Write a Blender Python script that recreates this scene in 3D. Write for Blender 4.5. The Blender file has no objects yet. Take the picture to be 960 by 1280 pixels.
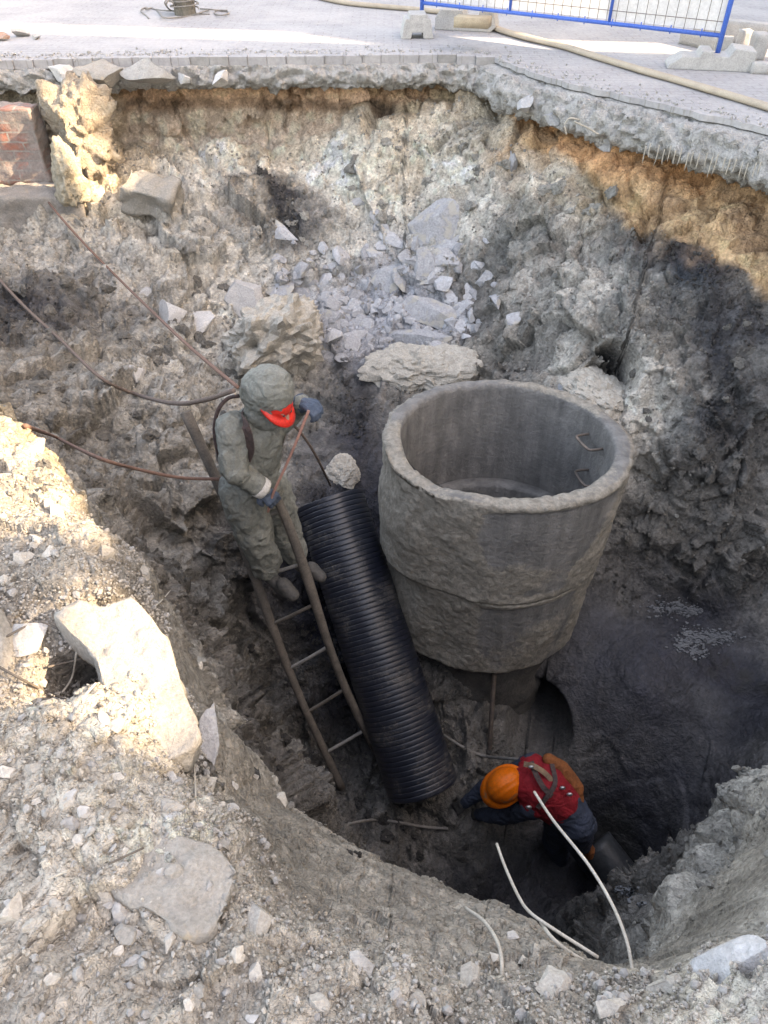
import bpy, math, random
import numpy as np
from mathutils import Vector, Matrix, Euler
PI = math.pi
S = bpy.context.scene
COL = S.collection
rnd = random.Random(7)

# ------------------------------------------------------------------ camera
F, CX, CY = 924.0, 480.0, 640.0
PIT = math.radians(42.0)
CZ = 1.6
cp, sp_ = math.cos(PIT), math.sin(PIT)
def at_d(px, py, d):
    u, v = (px-CX)/F, (py-CY)/F
    return np.array([d*u, d*(cp - v*sp_), CZ - d*(sp_ + v*cp)])
def at_z(px, py, z):
    v = (py-CY)/F
    return at_d(px, py, (CZ-z)/(sp_ + v*cp))
def proj(P):
    P = np.asarray(P, float)
    dz = CZ-P[..., 2]
    d = P[..., 1]*cp + dz*sp_
    v = (dz*cp - P[..., 1]*sp_)/np.maximum(d, 1e-6)
    u = P[..., 0]/np.maximum(d, 1e-6)
    return CX+u*F, CY+v*F, d
cam = bpy.data.cameras.new('camera'); co = bpy.data.objects.new('camera', cam); COL.objects.link(co)
co.location = (0, 0, CZ); co.rotation_euler = (PI/2-PIT, 0, 0)
cam.sensor_width = 36; cam.lens = F/1280*36; cam.clip_end = 2000; cam.clip_start = 0.05
S.camera = co

# ------------------------------------------------------------------ object helpers
def link(o, parent=None, **kw):
    COL.objects.link(o)
    if parent is not None: o.parent = parent
    for k, v in kw.items():
        if v is not None: o[k] = v
    return o
def mesh_np(name, V, Fc, mat=None, smooth=True):
    V = np.asarray(V, np.float32); Fc = np.asarray(Fc, np.int32)
    me = bpy.data.meshes.new(name)
    n = Fc.shape[1]
    me.vertices.add(len(V)); me.vertices.foreach_set('co', V.ravel())
    me.loops.add(Fc.size); me.loops.foreach_set('vertex_index', Fc.ravel())
    me.polygons.add(len(Fc))
    me.polygons.foreach_set('loop_start', np.arange(0, Fc.size, n, dtype=np.int32))
    me.polygons.foreach_set('use_smooth', np.full(len(Fc), smooth, dtype=bool))
    me.update(calc_edges=True)
    if mat: me.materials.append(mat)
    return me
def mesh_py(name, V, Fc, mat=None, smooth=False):
    me = bpy.data.meshes.new(name)
    me.from_pydata([tuple(map(float, v)) for v in V], [], [tuple(int(i) for i in f) for f in Fc])
    me.update()
    if smooth: me.polygons.foreach_set('use_smooth', [True]*len(me.polygons))
    if mat: me.materials.append(mat)
    return me
def ob(name, me, parent=None, loc=None, label=None, cat=None, group=None, kind=None):
    o = bpy.data.objects.new(name, me)
    if loc is not None: o.location = tuple(map(float, loc))
    return link(o, parent, label=label, category=cat, group=group, kind=kind)
def empty(name, loc, label, cat, group=None):
    o = bpy.data.objects.new(name, None); o.empty_display_size = .1
    o.location = tuple(map(float, loc))
    return link(o, None, label=label, category=cat, group=group)

# ------------------------------------------------------------------ numpy noise
def _h(ix, iy, iz, s):
    n = (ix.astype(np.int64)*374761393 + iy.astype(np.int64)*668265263 + iz.astype(np.int64)*2147483647 + s*974634777) & 0xffffffff
    n = ((n ^ (n >> 13))*1274126177) & 0xffffffff
    n = ((n ^ (n >> 16))*2246822519) & 0xffffffff
    return ((n ^ (n >> 15)) & 0xffffff)/float(0xffffff)
def vnoise(P, sc, seed=0):
    P = np.asarray(P, float)/sc
    i = np.floor(P).astype(np.int64); f = P-i; f = f*f*f*(f*(f*6-15)+10)
    r = 0
    for a in (0, 1):
        wx = f[:, 0] if a else 1-f[:, 0]
        for b in (0, 1):
            wy = f[:, 1] if b else 1-f[:, 1]
            for c in (0, 1):
                wz = f[:, 2] if c else 1-f[:, 2]
                r = r + wx*wy*wz*_h(i[:, 0]+a, i[:, 1]+b, i[:, 2]+c, seed)
    return r*2-1
def fbm(P, sc, octv=4, seed=0, gain=.5):
    r = 0; a = 1; t = 0
    for k in range(octv):
        r = r + a*vnoise(P, sc/(2.03**k), seed+k*17); t += a; a *= gain
    return r/t
def worley(P, sc, seed=0, facet=False):
    P = np.asarray(P, float)/sc
    i = np.floor(P).astype(np.int64)
    d1 = np.full(len(P), 9.); d2 = np.full(len(P), 9.); idv = np.zeros(len(P)); fac = np.zeros(len(P))
    for a in (-1, 0, 1):
        for b in (-1, 0, 1):
            for c in (-1, 0, 1):
                cx, cy, cz = i[:, 0]+a, i[:, 1]+b, i[:, 2]+c
                qx = cx+_h(cx, cy, cz, seed+1); qy = cy+_h(cx, cy, cz, seed+2); qz = cz+_h(cx, cy, cz, seed+3)
                d = np.sqrt((qx-P[:, 0])**2+(qy-P[:, 1])**2+(qz-P[:, 2])**2)
                m = d < d1
                d2 = np.where(m, d1, np.minimum(d2, d))
                idv = np.where(m, _h(cx, cy, cz, seed+4), idv)
                d1 = np.where(m, d, d1)
                if facet:
                    a1 = _h(cx, cy, cz, seed+5)-.5; a2 = _h(cx, cy, cz, seed+6)-.5; a3 = _h(cx, cy, cz, seed+7)-.5
                    fac = np.where(m, ((P[:, 0]-qx)*a1+(P[:, 1]-qy)*a2+(P[:, 2]-qz)*a3)*2, fac)
    return (d1, d2, idv, fac) if facet else (d1, d2, idv)
def sstep(a, b, x):
    t = np.clip((x-a)/(b-a), 0, 1); return t*t*(3-2*t)

# ------------------------------------------------------------------ materials
def newmat(name):
    m = bpy.data.materials.new(name); m.use_nodes = True
    nt = m.node_tree; return m, nt, nt.nodes['Principled BSDF']
def N(nt, t, **kw):
    n = nt.nodes.new(t)
    for k, v in kw.items():
        if k in n.inputs: n.inputs[k].default_value = v
        else: setattr(n, k, v)
    return n
def noise_node(nt, vec, scale, detail=6, rough=.6, dist=0.0):
    n = N(nt, 'ShaderNodeTexNoise'); n.inputs['Scale'].default_value = scale; n.inputs['Detail'].default_value = detail
    n.inputs['Roughness'].default_value = rough; n.inputs['Distortion'].default_value = dist
    nt.links.new(vec, n.inputs['Vector']); return n
def ramp(nt, fac, stops):
    r = N(nt, 'ShaderNodeValToRGB')
    e = r.color_ramp.elements
    while len(e) < len(stops): e.new(.5)
    for x, (p, c) in zip(e, stops):
        x.position = p; x.color = (c[0], c[1], c[2], 1) if hasattr(c, '__len__') else (c, c, c, 1)
    nt.links.new(fac, r.inputs['Fac']); return r
def mixc(nt, mode, fac, a, b):
    m = N(nt, 'ShaderNodeMix', data_type='RGBA', blend_type=mode)
    L = nt.links.new
    if hasattr(fac, 'is_output'): L(fac, m.inputs[0])
    else: m.inputs[0].default_value = fac
    for s, v in ((6, a), (7, b)):
        if hasattr(v, 'is_output'): L(v, m.inputs[s])
        else: m.inputs[s].default_value = (*v[:3], 1)
    return m.outputs[2]
def rough_mat(name, c1, c2, scale=8, bump=.4, rough=.85, bdist=.01, bscale=60, spots=None, coord='Object', metal=0, spec=.3, island=0.0):
    """two-tone procedural surface with grain, blotches and a bump"""
    m, nt, b = newmat(name); L = nt.links.new
    tc = N(nt, 'ShaderNodeTexCoord'); v = tc.outputs[coord]
    n1 = noise_node(nt, v, scale, 8, .65, .3)
    r = ramp(nt, n1.outputs['Fac'], [(.32, c1), (.68, c2)])
    col = r.outputs['Color']
    n2 = noise_node(nt, v, bscale, 6, .7)
    r2 = ramp(nt, n2.outputs['Fac'], [(.3, .72), (.7, 1.2)])
    col = mixc(nt, 'MULTIPLY', 1, col, r2.outputs['Color'])
    if spots:
        n3 = noise_node(nt, v, spots[1], 5, .6, .5)
        r3 = ramp(nt, n3.outputs['Fac'], [(spots[2], 0), (spots[2]+.08, 1)])
        col = mixc(nt, 'MIX', r3.outputs['Color'], col, spots[0])
    if island:
        g = N(nt, 'ShaderNodeObjectInfo')
        g2 = N(nt, 'ShaderNodeNewGeometry')
        mr = N(nt, 'ShaderNodeMapRange'); mr.inputs[3].default_value = 1-island; mr.inputs[4].default_value = 1+island
        L(g2.outputs['Random Per Island'], mr.inputs[0])
        hv = N(nt, 'ShaderNodeHueSaturation'); L(mr.outputs[0], hv.inputs['Value']); L(col, hv.inputs['Color']); col = hv.outputs['Color']
        mr2 = N(nt, 'ShaderNodeMapRange'); mr2.inputs[3].default_value = .8; mr2.inputs[4].default_value = 1.15
        L(g.outputs['Random'], mr2.inputs[0])
        hv = N(nt, 'ShaderNodeHueSaturation'); L(mr2.outputs[0], hv.inputs['Value']); L(col, hv.inputs['Color']); col = hv.outputs['Color']
    L(col, b.inputs['Base Color'])
    bp = N(nt, 'ShaderNodeBump'); bp.inputs['Strength'].default_value = bump; bp.inputs['Distance'].default_value = bdist
    L(n2.outputs['Fac'], bp.inputs['Height'])
    bp2 = N(nt, 'ShaderNodeBump'); bp2.inputs['Strength'].default_value = bump; bp2.inputs['Distance'].default_value = bdist*2
    n4 = noise_node(nt, v, bscale*.25, 5, .6); L(n4.outputs['Fac'], bp2.inputs['Height'])
    L(bp2.outputs['Normal'], bp.inputs['Normal']); L(bp.outputs['Normal'], b.inputs['Normal'])
    b.inputs['Roughness'].default_value = rough; b.inputs['Metallic'].default_value = metal
    b.inputs['Specular IOR Level'].default_value = spec
    return m

def soil_material():
    m, nt, b = newmat('pit_soil'); L = nt.links.new
    tc = N(nt, 'ShaderNodeTexCoord'); v = tc.outputs['Object']
    at = N(nt, 'ShaderNodeAttribute', attribute_name='soil')
    wet = N(nt, 'ShaderNodeAttribute', attribute_name='wet')
    col = at.outputs['Color']
    n1 = noise_node(nt, v, 3.5, 8, .7, .4); r1 = ramp(nt, n1.outputs['Fac'], [(.3, .80), (.7, 1.2)])
    n2 = noise_node(nt, v, 38, 8, .72, .2); r2 = ramp(nt, n2.outputs['Fac'], [(.32, .72), (.68, 1.27)])
    n3 = noise_node(nt, v, 11, 6, .65, .6); r3 = ramp(nt, n3.outputs['Fac'], [(.58, 0), (.68, 1)])
    col = mixc(nt, 'MULTIPLY', 1, col, r1.outputs['Color'])
    col = mixc(nt, 'MULTIPLY', 1, col, r2.outputs['Color'])
    pale = mixc(nt, 'MULTIPLY', 1, col, (1.35, 1.33, 1.32))
    col = mixc(nt, 'MIX', r3.outputs['Color'], col, pale)
    vo = N(nt, 'ShaderNodeTexVoronoi'); vo.inputs['Scale'].default_value = 34
    nd = noise_node(nt, v, 20, 3, .6); mm = mixc(nt, 'ADD', .06, v, nd.outputs['Color']); L(mm, vo.inputs['Vector'])
    vr = ramp(nt, vo.outputs['Color'], [(0.1, .8), (.9, 1.22)])
    col = mixc(nt, 'MULTIPLY', .8, col, vr.outputs['Color'])
    L(col, b.inputs['Base Color'])
    # bump: grains and crumbs
    vb = N(nt, 'ShaderNodeTexVoronoi'); vb.inputs['Scale'].default_value = 75; L(mm, vb.inputs['Vector'])
    inv = N(nt, 'ShaderNodeMath', operation='SUBTRACT'); inv.inputs[0].default_value = 1; L(vo.outputs['Distance'], inv.inputs[1])
    inv2 = N(nt, 'ShaderNodeMath', operation='SUBTRACT'); inv2.inputs[0].default_value = 1; L(vb.outputs['Distance'], inv2.inputs[1])
    dry = N(nt, 'ShaderNodeMapRange'); dry.inputs[3].default_value = 1; dry.inputs[4].default_value = .3
    L(wet.outputs['Fac'], dry.inputs[0])
    prev = None
    for src, dist in ((n3.outputs['Fac'], .03), (inv.outputs[0], .014), (inv2.outputs[0], .006), (n2.outputs['Fac'], .012)):
        bp = N(nt, 'ShaderNodeBump'); bp.inputs['Distance'].default_value = dist
        L(dry.outputs[0], bp.inputs['Strength']); L(src, bp.inputs['Height'])
        if prev: L(prev, bp.inputs['Normal'])
        prev = bp.outputs['Normal']
    L(prev, b.inputs['Normal'])
    rr = N(nt, 'ShaderNodeMapRange'); rr.inputs[3].default_value = .95; rr.inputs[4].default_value = .42
    L(wet.outputs['Fac'], rr.inputs[0]); L(rr.outputs[0], b.inputs['Roughness'])
    b.inputs['Specular IOR Level'].default_value = .3
    return m

# ------------------------------------------------------------------ light
ELEV, AZ = math.radians(30), math.atan2(-.16, .99)          # direction towards the sun
sd = np.array([math.cos(AZ)*math.cos(ELEV), math.sin(AZ)*math.cos(ELEV), math.sin(ELEV)])
sun = bpy.data.lights.new('sun', 'SUN'); sun.energy = 2.0; sun.angle = math.radians(.5); sun.color = (1, .93, .82)
so = bpy.data.objects.new('sun', sun); COL.objects.link(so)
so.rotation_euler = Vector(sd).to_track_quat('Z', 'Y').to_euler()
w = bpy.data.worlds.new('World'); S.world = w; w.use_nodes = True
nt = w.node_tree; sk = nt.nodes.new('ShaderNodeTexSky'); sk.sky_type = 'NISHITA'; sk.sun_disc = False
sk.sun_elevation = ELEV; sk.sun_rotation = PI/2-AZ; sk.air_density = 1.0; sk.dust_density = 3.0; sk.ozone_density = 1.0
nt.links.new(sk.outputs[0], nt.nodes['Background'].inputs[0]); nt.nodes['Background'].inputs[1].default_value = .15
S.view_settings.view_transform = 'Standard'; S.view_settings.look = 'None'; S.view_settings.gamma = 1
S.view_settings.exposure = 3.02
S.view_settings.use_white_balance = True; S.view_settings.white_balance_temperature = 9900; S.view_settings.white_balance_tint = 16
S.render.engine = 'CYCLES'; S.cycles.max_bounces = 6; S.cycles.diffuse_bounces = 4
try: S.cycles.use_denoising = True
except Exception: pass

# ------------------------------------------------------------------ terrain control points
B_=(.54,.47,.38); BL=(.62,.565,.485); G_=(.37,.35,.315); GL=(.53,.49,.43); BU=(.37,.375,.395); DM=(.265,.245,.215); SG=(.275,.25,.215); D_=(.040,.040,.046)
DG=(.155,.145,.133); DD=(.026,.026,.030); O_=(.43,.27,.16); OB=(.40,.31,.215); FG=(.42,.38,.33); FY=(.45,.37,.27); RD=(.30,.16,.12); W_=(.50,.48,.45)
C = []      # x,y,z, color, rough, wet, useHeight
def P(px, py, z, c, r=1., w=0.):
    p = at_z(px, py, z); C.append((*p, c, r, w, 1))
def W(x, y, z, c, r=1., w=0., h=1): C.append((x, y, z, c, r, w, h))
def PC(px, py, z, c, r=1., w=0.):
    p = at_z(px, py, z); C.append((*p, c, r, w, 0))      # colour only
RX, RY, RT, RR = .82, 4.02, -1.40, .84          # concrete well: centre, rim height, outer radius
P(150,215,-.85,FY); P(120,240,-.95,FY); PC(100,150,-.5,FY); PC(150,170,-.65,OB)
# far wall, under the vertical cut
P(-150,260,-1.15,G_); P(0,300,-1.27,G_); P(100,285,-1.15,G_); P(150,240,-1.0,GL); P(200,215,-.95,GL); P(300,215,-.98,BL); P(400,205,-.93,BL)
P(480,165,-.62,B_); P(560,150,-.50,B_); P(620,160,-.50,B_); P(680,215,-.62,B_); P(740,235,-.62,OB); P(800,240,-.6,O_); P(870,260,-.62,OB); P(960,300,-.7,OB)
P(1050,330,-.7,OB)
P(200,270,-1.15,G_); P(330,250,-1.15,B_); P(300,290,-1.3,G_); P(420,250,-1.15,GL); P(520,220,-.95,B_); P(620,220,-.85,GL); P(700,280,-.95,G_)
P(0,350,-1.32,DM); P(100,340,-1.35,G_); P(200,340,-1.45,G_); P(300,350,-1.6,GL); P(420,320,-1.5,GL); P(520,290,-1.3,GL); P(600,290,-1.2,GL); P(660,330,-1.25,G_)
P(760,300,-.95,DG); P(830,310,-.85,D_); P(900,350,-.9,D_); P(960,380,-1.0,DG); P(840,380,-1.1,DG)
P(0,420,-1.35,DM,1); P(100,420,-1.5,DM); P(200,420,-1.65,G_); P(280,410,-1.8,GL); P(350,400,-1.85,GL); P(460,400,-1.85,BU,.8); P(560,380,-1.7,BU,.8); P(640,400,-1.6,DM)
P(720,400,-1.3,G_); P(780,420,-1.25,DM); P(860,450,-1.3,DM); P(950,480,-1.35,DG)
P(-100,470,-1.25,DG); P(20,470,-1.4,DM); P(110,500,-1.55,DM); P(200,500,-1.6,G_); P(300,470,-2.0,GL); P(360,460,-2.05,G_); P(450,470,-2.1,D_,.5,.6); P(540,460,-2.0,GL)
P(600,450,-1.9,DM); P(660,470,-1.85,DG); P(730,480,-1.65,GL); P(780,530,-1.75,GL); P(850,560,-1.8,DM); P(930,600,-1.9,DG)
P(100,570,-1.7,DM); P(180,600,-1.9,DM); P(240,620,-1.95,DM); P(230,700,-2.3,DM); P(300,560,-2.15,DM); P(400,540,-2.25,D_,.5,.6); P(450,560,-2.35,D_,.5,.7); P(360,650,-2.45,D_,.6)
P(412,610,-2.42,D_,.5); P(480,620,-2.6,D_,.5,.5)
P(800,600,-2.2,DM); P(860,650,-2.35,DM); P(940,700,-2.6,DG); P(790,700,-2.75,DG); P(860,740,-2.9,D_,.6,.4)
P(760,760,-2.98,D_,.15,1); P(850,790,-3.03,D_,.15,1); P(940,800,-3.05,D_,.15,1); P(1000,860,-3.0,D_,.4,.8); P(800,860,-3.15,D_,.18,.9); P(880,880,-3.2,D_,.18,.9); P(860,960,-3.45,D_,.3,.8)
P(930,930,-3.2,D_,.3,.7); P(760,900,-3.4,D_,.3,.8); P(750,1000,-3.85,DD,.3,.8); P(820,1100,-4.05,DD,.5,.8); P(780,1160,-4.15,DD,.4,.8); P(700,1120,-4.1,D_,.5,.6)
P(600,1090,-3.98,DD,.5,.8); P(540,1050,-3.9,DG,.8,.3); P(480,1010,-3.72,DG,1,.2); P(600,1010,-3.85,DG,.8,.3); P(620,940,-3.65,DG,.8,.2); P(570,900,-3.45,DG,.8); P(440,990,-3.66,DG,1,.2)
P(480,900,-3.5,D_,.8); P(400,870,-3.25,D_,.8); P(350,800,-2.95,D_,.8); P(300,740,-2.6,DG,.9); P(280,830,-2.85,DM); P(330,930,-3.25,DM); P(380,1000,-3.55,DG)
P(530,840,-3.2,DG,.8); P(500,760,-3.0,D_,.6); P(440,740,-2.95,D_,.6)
# near side: heap, rim and its inner face
for a in ((0,500,-.02,FY),(0,580,.02,FG),(0,660,.03,FG),(0,750,.02,FG),(0,900,.04,FG),(0,1050,.05,FG),(0,1250,.06,FG),(100,650,.0,FG),(60,560,-.02,FY),(100,800,-.06,DG),
          (150,660,-.04,FG),(190,730,-.08,FG),(150,850,.0,FG),(220,850,-.08,FG),(240,930,-.10,GL),(200,1000,.0,BL),(100,1100,.04,FG),(300,1110,-.03,FG),(280,1030,-.08,GL),(400,1160,-.08,FG),
          (200,1200,.03,FG),(400,1260,.02,FG),(500,1190,-.16,FG),(600,1240,-.14,FG),(700,1245,-.16,FG),(800,1250,-.16,FG),(900,1215,-.14,BL),(960,1180,-.12,W_),(960,1270,-.02,FG),(550,1275,-.05,FG)):
    P(*a)
SIL = [(-40,470,-.1,FY),(25,510,-.12,FY),(70,560,-.16,FY),(118,626,-.2,SG,.62),(180,700,-.24,SG,.62),(205,765,-.32,SG,.62),(262,872,-.62,SG,.62),(330,960,-.78,SG,.62),(400,1035,-.88,SG,.62),(455,1068,-.92,SG,.62),(540,1105,-.85,SG,.62),
       (640,1145,-.75,SG,.62),(690,1175,-.6,SG,.62),(800,1200,-.5,SG,.62),(842,1150,-.75,SG,.62),(892,1078,-.8,SG,.62),(978,985,-.72,SG,.62),(1040,880,-.6,SG,.62)]
SIL = [(q[0], q[1]+(12 if q[0] > 820 else 0), q[2]-(.13 if q[0] >= 540 else 0), q[3], *(q[4:] or (.8,))) for q in SIL]
for si, s in enumerate(SIL):
    P(*s); p = at_z(*s[:3])
    dirv = np.array([.9, 2.9])-p[:2] if s[0] > 200 else np.array([.15, 1.]); dirv /= np.linalg.norm(dirv)
    k = .62 if s[0] > 200 else 1
    q = p[:2]+dirv*.16*k; W(q[0], q[1], s[2]-.55, G_)
    q = p[:2]+dirv*.34*k; W(q[0], q[1], s[2]-1.2, DG)
    if s[0] > 200: q = p[:2]+dirv*.42; W(q[0], q[1], max(-3.9, s[2]-2.5), DG)
    elif s[0] < 200: q = p[:2]+dirv*.8; W(q[0], q[1], (-1.7,-1.8,-2.2,-2.5,-2.75)[si], DG)
P(900,1120,-.62,SG,.62); P(960,1060,-.62,SG,.62); P(850,1185,-.45,SG,.5); P(350,1090,-.3,SG,.5); P(300,1000,-.42,SG,.62); P(265,920,-.3,SG,.62); P(430,1110,-.42,SG,.5); P(560,1150,-.5,SG,.6)
for x, y, z in ((0,0,.04),(-1,0,.04),(1,0,0),(-2,0,.04),(2,0,0),(-2,1,.04),(-3,1,.05),(-2.6,2,.02),(1.6,.6,-.1),(2.2,1.0,-.25),(3,1,-.1),(-4,2,0),(-4.2,3.0,-.2),(-5,5,-.6),(-5,7,-.9),(-4,4.5,-1.1),(3.2,2.5,-1.6),(2.6,2.2,-2.3),
                (3.4,3.5,-2.6),(3.6,4.4,-1.8),(3.9,5,-1.0),(0,-2,.03),(-3,-2,.03),(3,-2,.0),(4,2.,-.6)):
    W(x, y, z, G_ if z < -.3 else FG)
# colour-only points: streaks, blobs and layers of the photograph's walls
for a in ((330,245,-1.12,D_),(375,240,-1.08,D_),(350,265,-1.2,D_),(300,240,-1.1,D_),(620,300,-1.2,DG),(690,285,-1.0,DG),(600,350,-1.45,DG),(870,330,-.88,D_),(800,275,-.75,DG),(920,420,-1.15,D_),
          (740,440,-1.3,DD),(700,330,-1.1,GL),(740,360,-1.15,GL),(700,370,-1.2,G_),(800,480,-1.5,G_),(870,400,-1.15,DG),(880,520,-1.6,D_),(830,520,-1.65,GL),(850,480,-1.4,G_),  # DD point: dark of the arched hollow put into the soil colour
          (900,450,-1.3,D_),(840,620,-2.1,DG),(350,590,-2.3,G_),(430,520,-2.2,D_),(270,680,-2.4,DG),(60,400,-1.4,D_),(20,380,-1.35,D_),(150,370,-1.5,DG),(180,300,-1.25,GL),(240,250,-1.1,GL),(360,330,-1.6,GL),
          (410,350,-1.7,BU),(500,330,-1.5,BU),(480,370,-1.7,BU),(400,400,-1.85,BU),(440,430,-2.0,BU),(520,420,-1.9,BU),(580,420,-1.8,DG),(580,340,-1.45,DG),(550,200,-.8,BL),(440,190,-.8,BL),
          (350,430,-1.95,GL),(560,250,-1.1,GL),(640,260,-1.0,GL),(580,180,-.7,GL),(400,230,-1.05,BL),(250,190,-.9,BL)):
    PC(*a)
# the upright cut: sand and dark bands, given by depth behind the paving edge
for px in (-200, -60, 200, 300, 400, 480, 560):
    e = at_z(px, 71, 0)
    for z, c in ((-.38, OB if px > 150 else B_), (-.46, DG), (-.54, OB), (-.66, B_), (-.8, B_), (-.9, B_)):
        W(e[0]*.99, e[1]-.08, z, c, 1.1, 0, 0)
for px, py in ((650, 92), (720, 110), (800, 128), (880, 147), (960, 168), (1060, 195)):
    e = at_z(px, py, 0)
    for z, c in ((-.3, DG), (-.42, O_), (-.5, OB), (-.6, O_)):
        W(e[0]-.1, e[1]-.1, z, c, .6, 0, 0)
for z in (-.3, -.5, -.7, -.9): W(-3.1, 8.0, z, FY, 1, 0, 0)

CA = np.array([[c[0], c[1], c[2]] for c in C]); HM = np.array([c[6] for c in C], bool)
def kern(d2, c): return np.sqrt(d2+c*c)
def fit(X, Yv, c, reg):
    n = len(X); d2 = ((X[:, None]-X[None])**2).sum(-1)
    A = np.zeros((n+1, n+1)); A[:n, :n] = kern(d2, c)-0; A[:n, :n] -= reg*np.eye(n); A[:n, n] = 1; A[n, :n] = 1
    Bv = np.zeros((n+1,)+Yv.shape[1:]); Bv[:n] = Yv
    return np.linalg.solve(A, Bv)
def evalr(X, Wt, Q, c):
    out = np.empty((len(Q),)+Wt.shape[1:])
    for i in range(0, len(Q), 40000):
        q = Q[i:i+40000]
        d2 = (q**2).sum(-1)[:, None]+(X**2).sum(-1)[None]-2*q@X.T
        out[i:i+40000] = kern(np.maximum(d2, 0), c)@Wt[:-1]+Wt[-1]
    return out
HX = CA[HM][:, :2]; HW = fit(HX, CA[HM][:, 2], .10, .02)
# paving edge (world polyline from z=0 pixels), paved side is above/right of it
EDGE = np.array([at_z(px, py, 0)[:2] for px, py in ((-900,90),(-400,80),(0,74),(150,71),(300,69.5),(450,68),(560,67),(612,70),(660,88),(720,106),(800,124),(880,142),(960,161),(1060,188),(1250,245))])
EDGE = np.vstack([[-16, EDGE[0, 1]], EDGE, [7.5, 2.0], [9, -8], ])
def seg_sd(Q, poly):
    """distance to polyline, sign + on the paved side (left of travel direction)"""
    best = np.full(len(Q), 1e9); sg = np.ones(len(Q))
    for a, b in zip(poly[:-1], poly[1:]):
        ab = b-a; t = np.clip(((Q-a)@ab)/(ab@ab), 0, 1)
        d = Q-(a+t[:, None]*ab); dd = np.hypot(d[:, 0], d[:, 1])
        cr = ab[0]*(Q[:, 1]-a[1])-ab[1]*(Q[:, 0]-a[0])
        m = dd < best-1e-9; best = np.where(m, dd, best); sg = np.where(m, np.sign(cr), sg)
    return best*sg
def height(Q):
    z = evalr(HX, HW, Q, .10)
    z = np.maximum(z, -4.3); z = np.where(z > .12, .12, z)
    r = np.hypot(Q[:, 0], Q[:, 1])
    flat = sstep(9.5, 12, r)                    # far off: level ground
    side = sstep(4.5, 6.0, np.abs(Q[:, 0]))*1.0
    back = sstep(.3, -.8, Q[:, 1])
    k = np.maximum(np.maximum(flat, side), back)
    z = z*(1-k)+(-.05)*k
    Q3 = np.c_[Q, np.zeros(len(Q))]
    sdn = seg_sd(Q, EDGE)+.05*vnoise(Q3, .35, 5)+.03*vnoise(Q3, .12, 6)
    m = sstep(-.02, .10, sdn-.06)
    z = z*(1-m)+(-.06)*m
    # inside the well the ground lies below the well floor
    rr = np.hypot(Q[:, 0]-RX, Q[:, 1]-RY)
    z = np.where(rr < .44+.30*sstep(-.3, .3, (Q[:, 1]-RY)/np.maximum(rr, .01)), np.minimum(z, -3.35), z)
    return z
# polar grid round the camera foot, arc length sampled
th = np.concatenate([np.linspace(-180, -48, 60, endpoint=False), np.linspace(-48, 48, 800, endpoint=False), np.linspace(48, 180, 60, endpoint=False)])
th = np.radians(th)
nt_, nr = len(th), 880
rd = np.exp(np.linspace(math.log(.12), math.log(14), 1700))
Q = np.stack([np.outer(np.sin(th), rd), np.outer(np.cos(th), rd)], -1).reshape(-1, 2)
Z = height(Q).reshape(nt_, len(rd))
R2 = np.empty((nt_, nr))
for i in range(nt_):
    dz = np.diff(Z[i]); dr = np.diff(rd)
    zm = CZ-.5*(Z[i][1:]+Z[i][:-1]); rm = .5*(rd[1:]+rd[:-1])
    dist = np.sqrt(zm**2+rm**2)
    s = np.sqrt((dz*np.minimum(1, rm/dist*1.2+.15))**2+(dr*1.0)**2)/dist
    k = np.concatenate([[0], np.cumsum(s)])
    R2[i] = k[-1], *([0]*(nr-1))
    R2[i] = np.interp(np.linspace(0, k[-1], nr), k, rd)
# smooth sampling between neighbouring angles
for _ in range(2): R2 = (np.roll(R2, 1, 0)+2*R2+np.roll(R2, -1, 0))/4
Q = np.stack([R2*np.sin(th)[:, None], R2*np.cos(th)[:, None]], -1).reshape(-1, 2)
Z = height(Q)
V = np.c_[Q, Z].reshape(nt_, nr, 3)
def grid_normals(V):
    du = np.roll(V, -1, 0)-np.roll(V, 1, 0); dv = np.empty_like(V)
    dv[:, 1:-1] = V[:, 2:]-V[:, :-2]; dv[:, 0] = V[:, 1]-V[:, 0]; dv[:, -1] = V[:, -1]-V[:, -2]
    n = np.cross(dv, du); n /= np.linalg.norm(n, axis=-1, keepdims=True)+1e-12
    n *= np.sign(n[..., 2:3]+1e-9); return n
Nn = grid_normals(V)
for _ in range(3): Nn = (np.roll(Nn, 1, 0)+Nn+np.roll(Nn, -1, 0)); Nn[:, 1:-1] = Nn[:, 1:-1]+Nn[:, 2:]+Nn[:, :-2]; Nn /= np.linalg.norm(Nn, axis=-1, keepdims=True)
Vf = V.reshape(-1, 3); Nf = Nn.reshape(-1, 3)
# attributes: colour, roughness amplitude, wetness from the 3D control points
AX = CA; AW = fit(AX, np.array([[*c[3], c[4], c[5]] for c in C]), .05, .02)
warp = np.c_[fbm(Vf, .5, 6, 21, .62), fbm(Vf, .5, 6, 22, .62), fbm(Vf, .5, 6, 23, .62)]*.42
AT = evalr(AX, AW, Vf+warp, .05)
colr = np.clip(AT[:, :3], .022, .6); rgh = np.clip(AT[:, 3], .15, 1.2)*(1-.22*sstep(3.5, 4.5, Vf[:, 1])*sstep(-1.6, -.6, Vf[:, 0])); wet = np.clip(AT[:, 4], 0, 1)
camd = np.sqrt((Vf**2)[:, :2].sum(1)+(CZ-Vf[:, 2])**2)
sdn = seg_sd(Vf[:, :2], EDGE)
flatm = np.where(sdn > .12, 0., 1.)*(1-sstep(11, 13, np.hypot(Vf[:, 0], Vf[:, 1])))
near = sstep(3.9, 2.5, camd)
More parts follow.
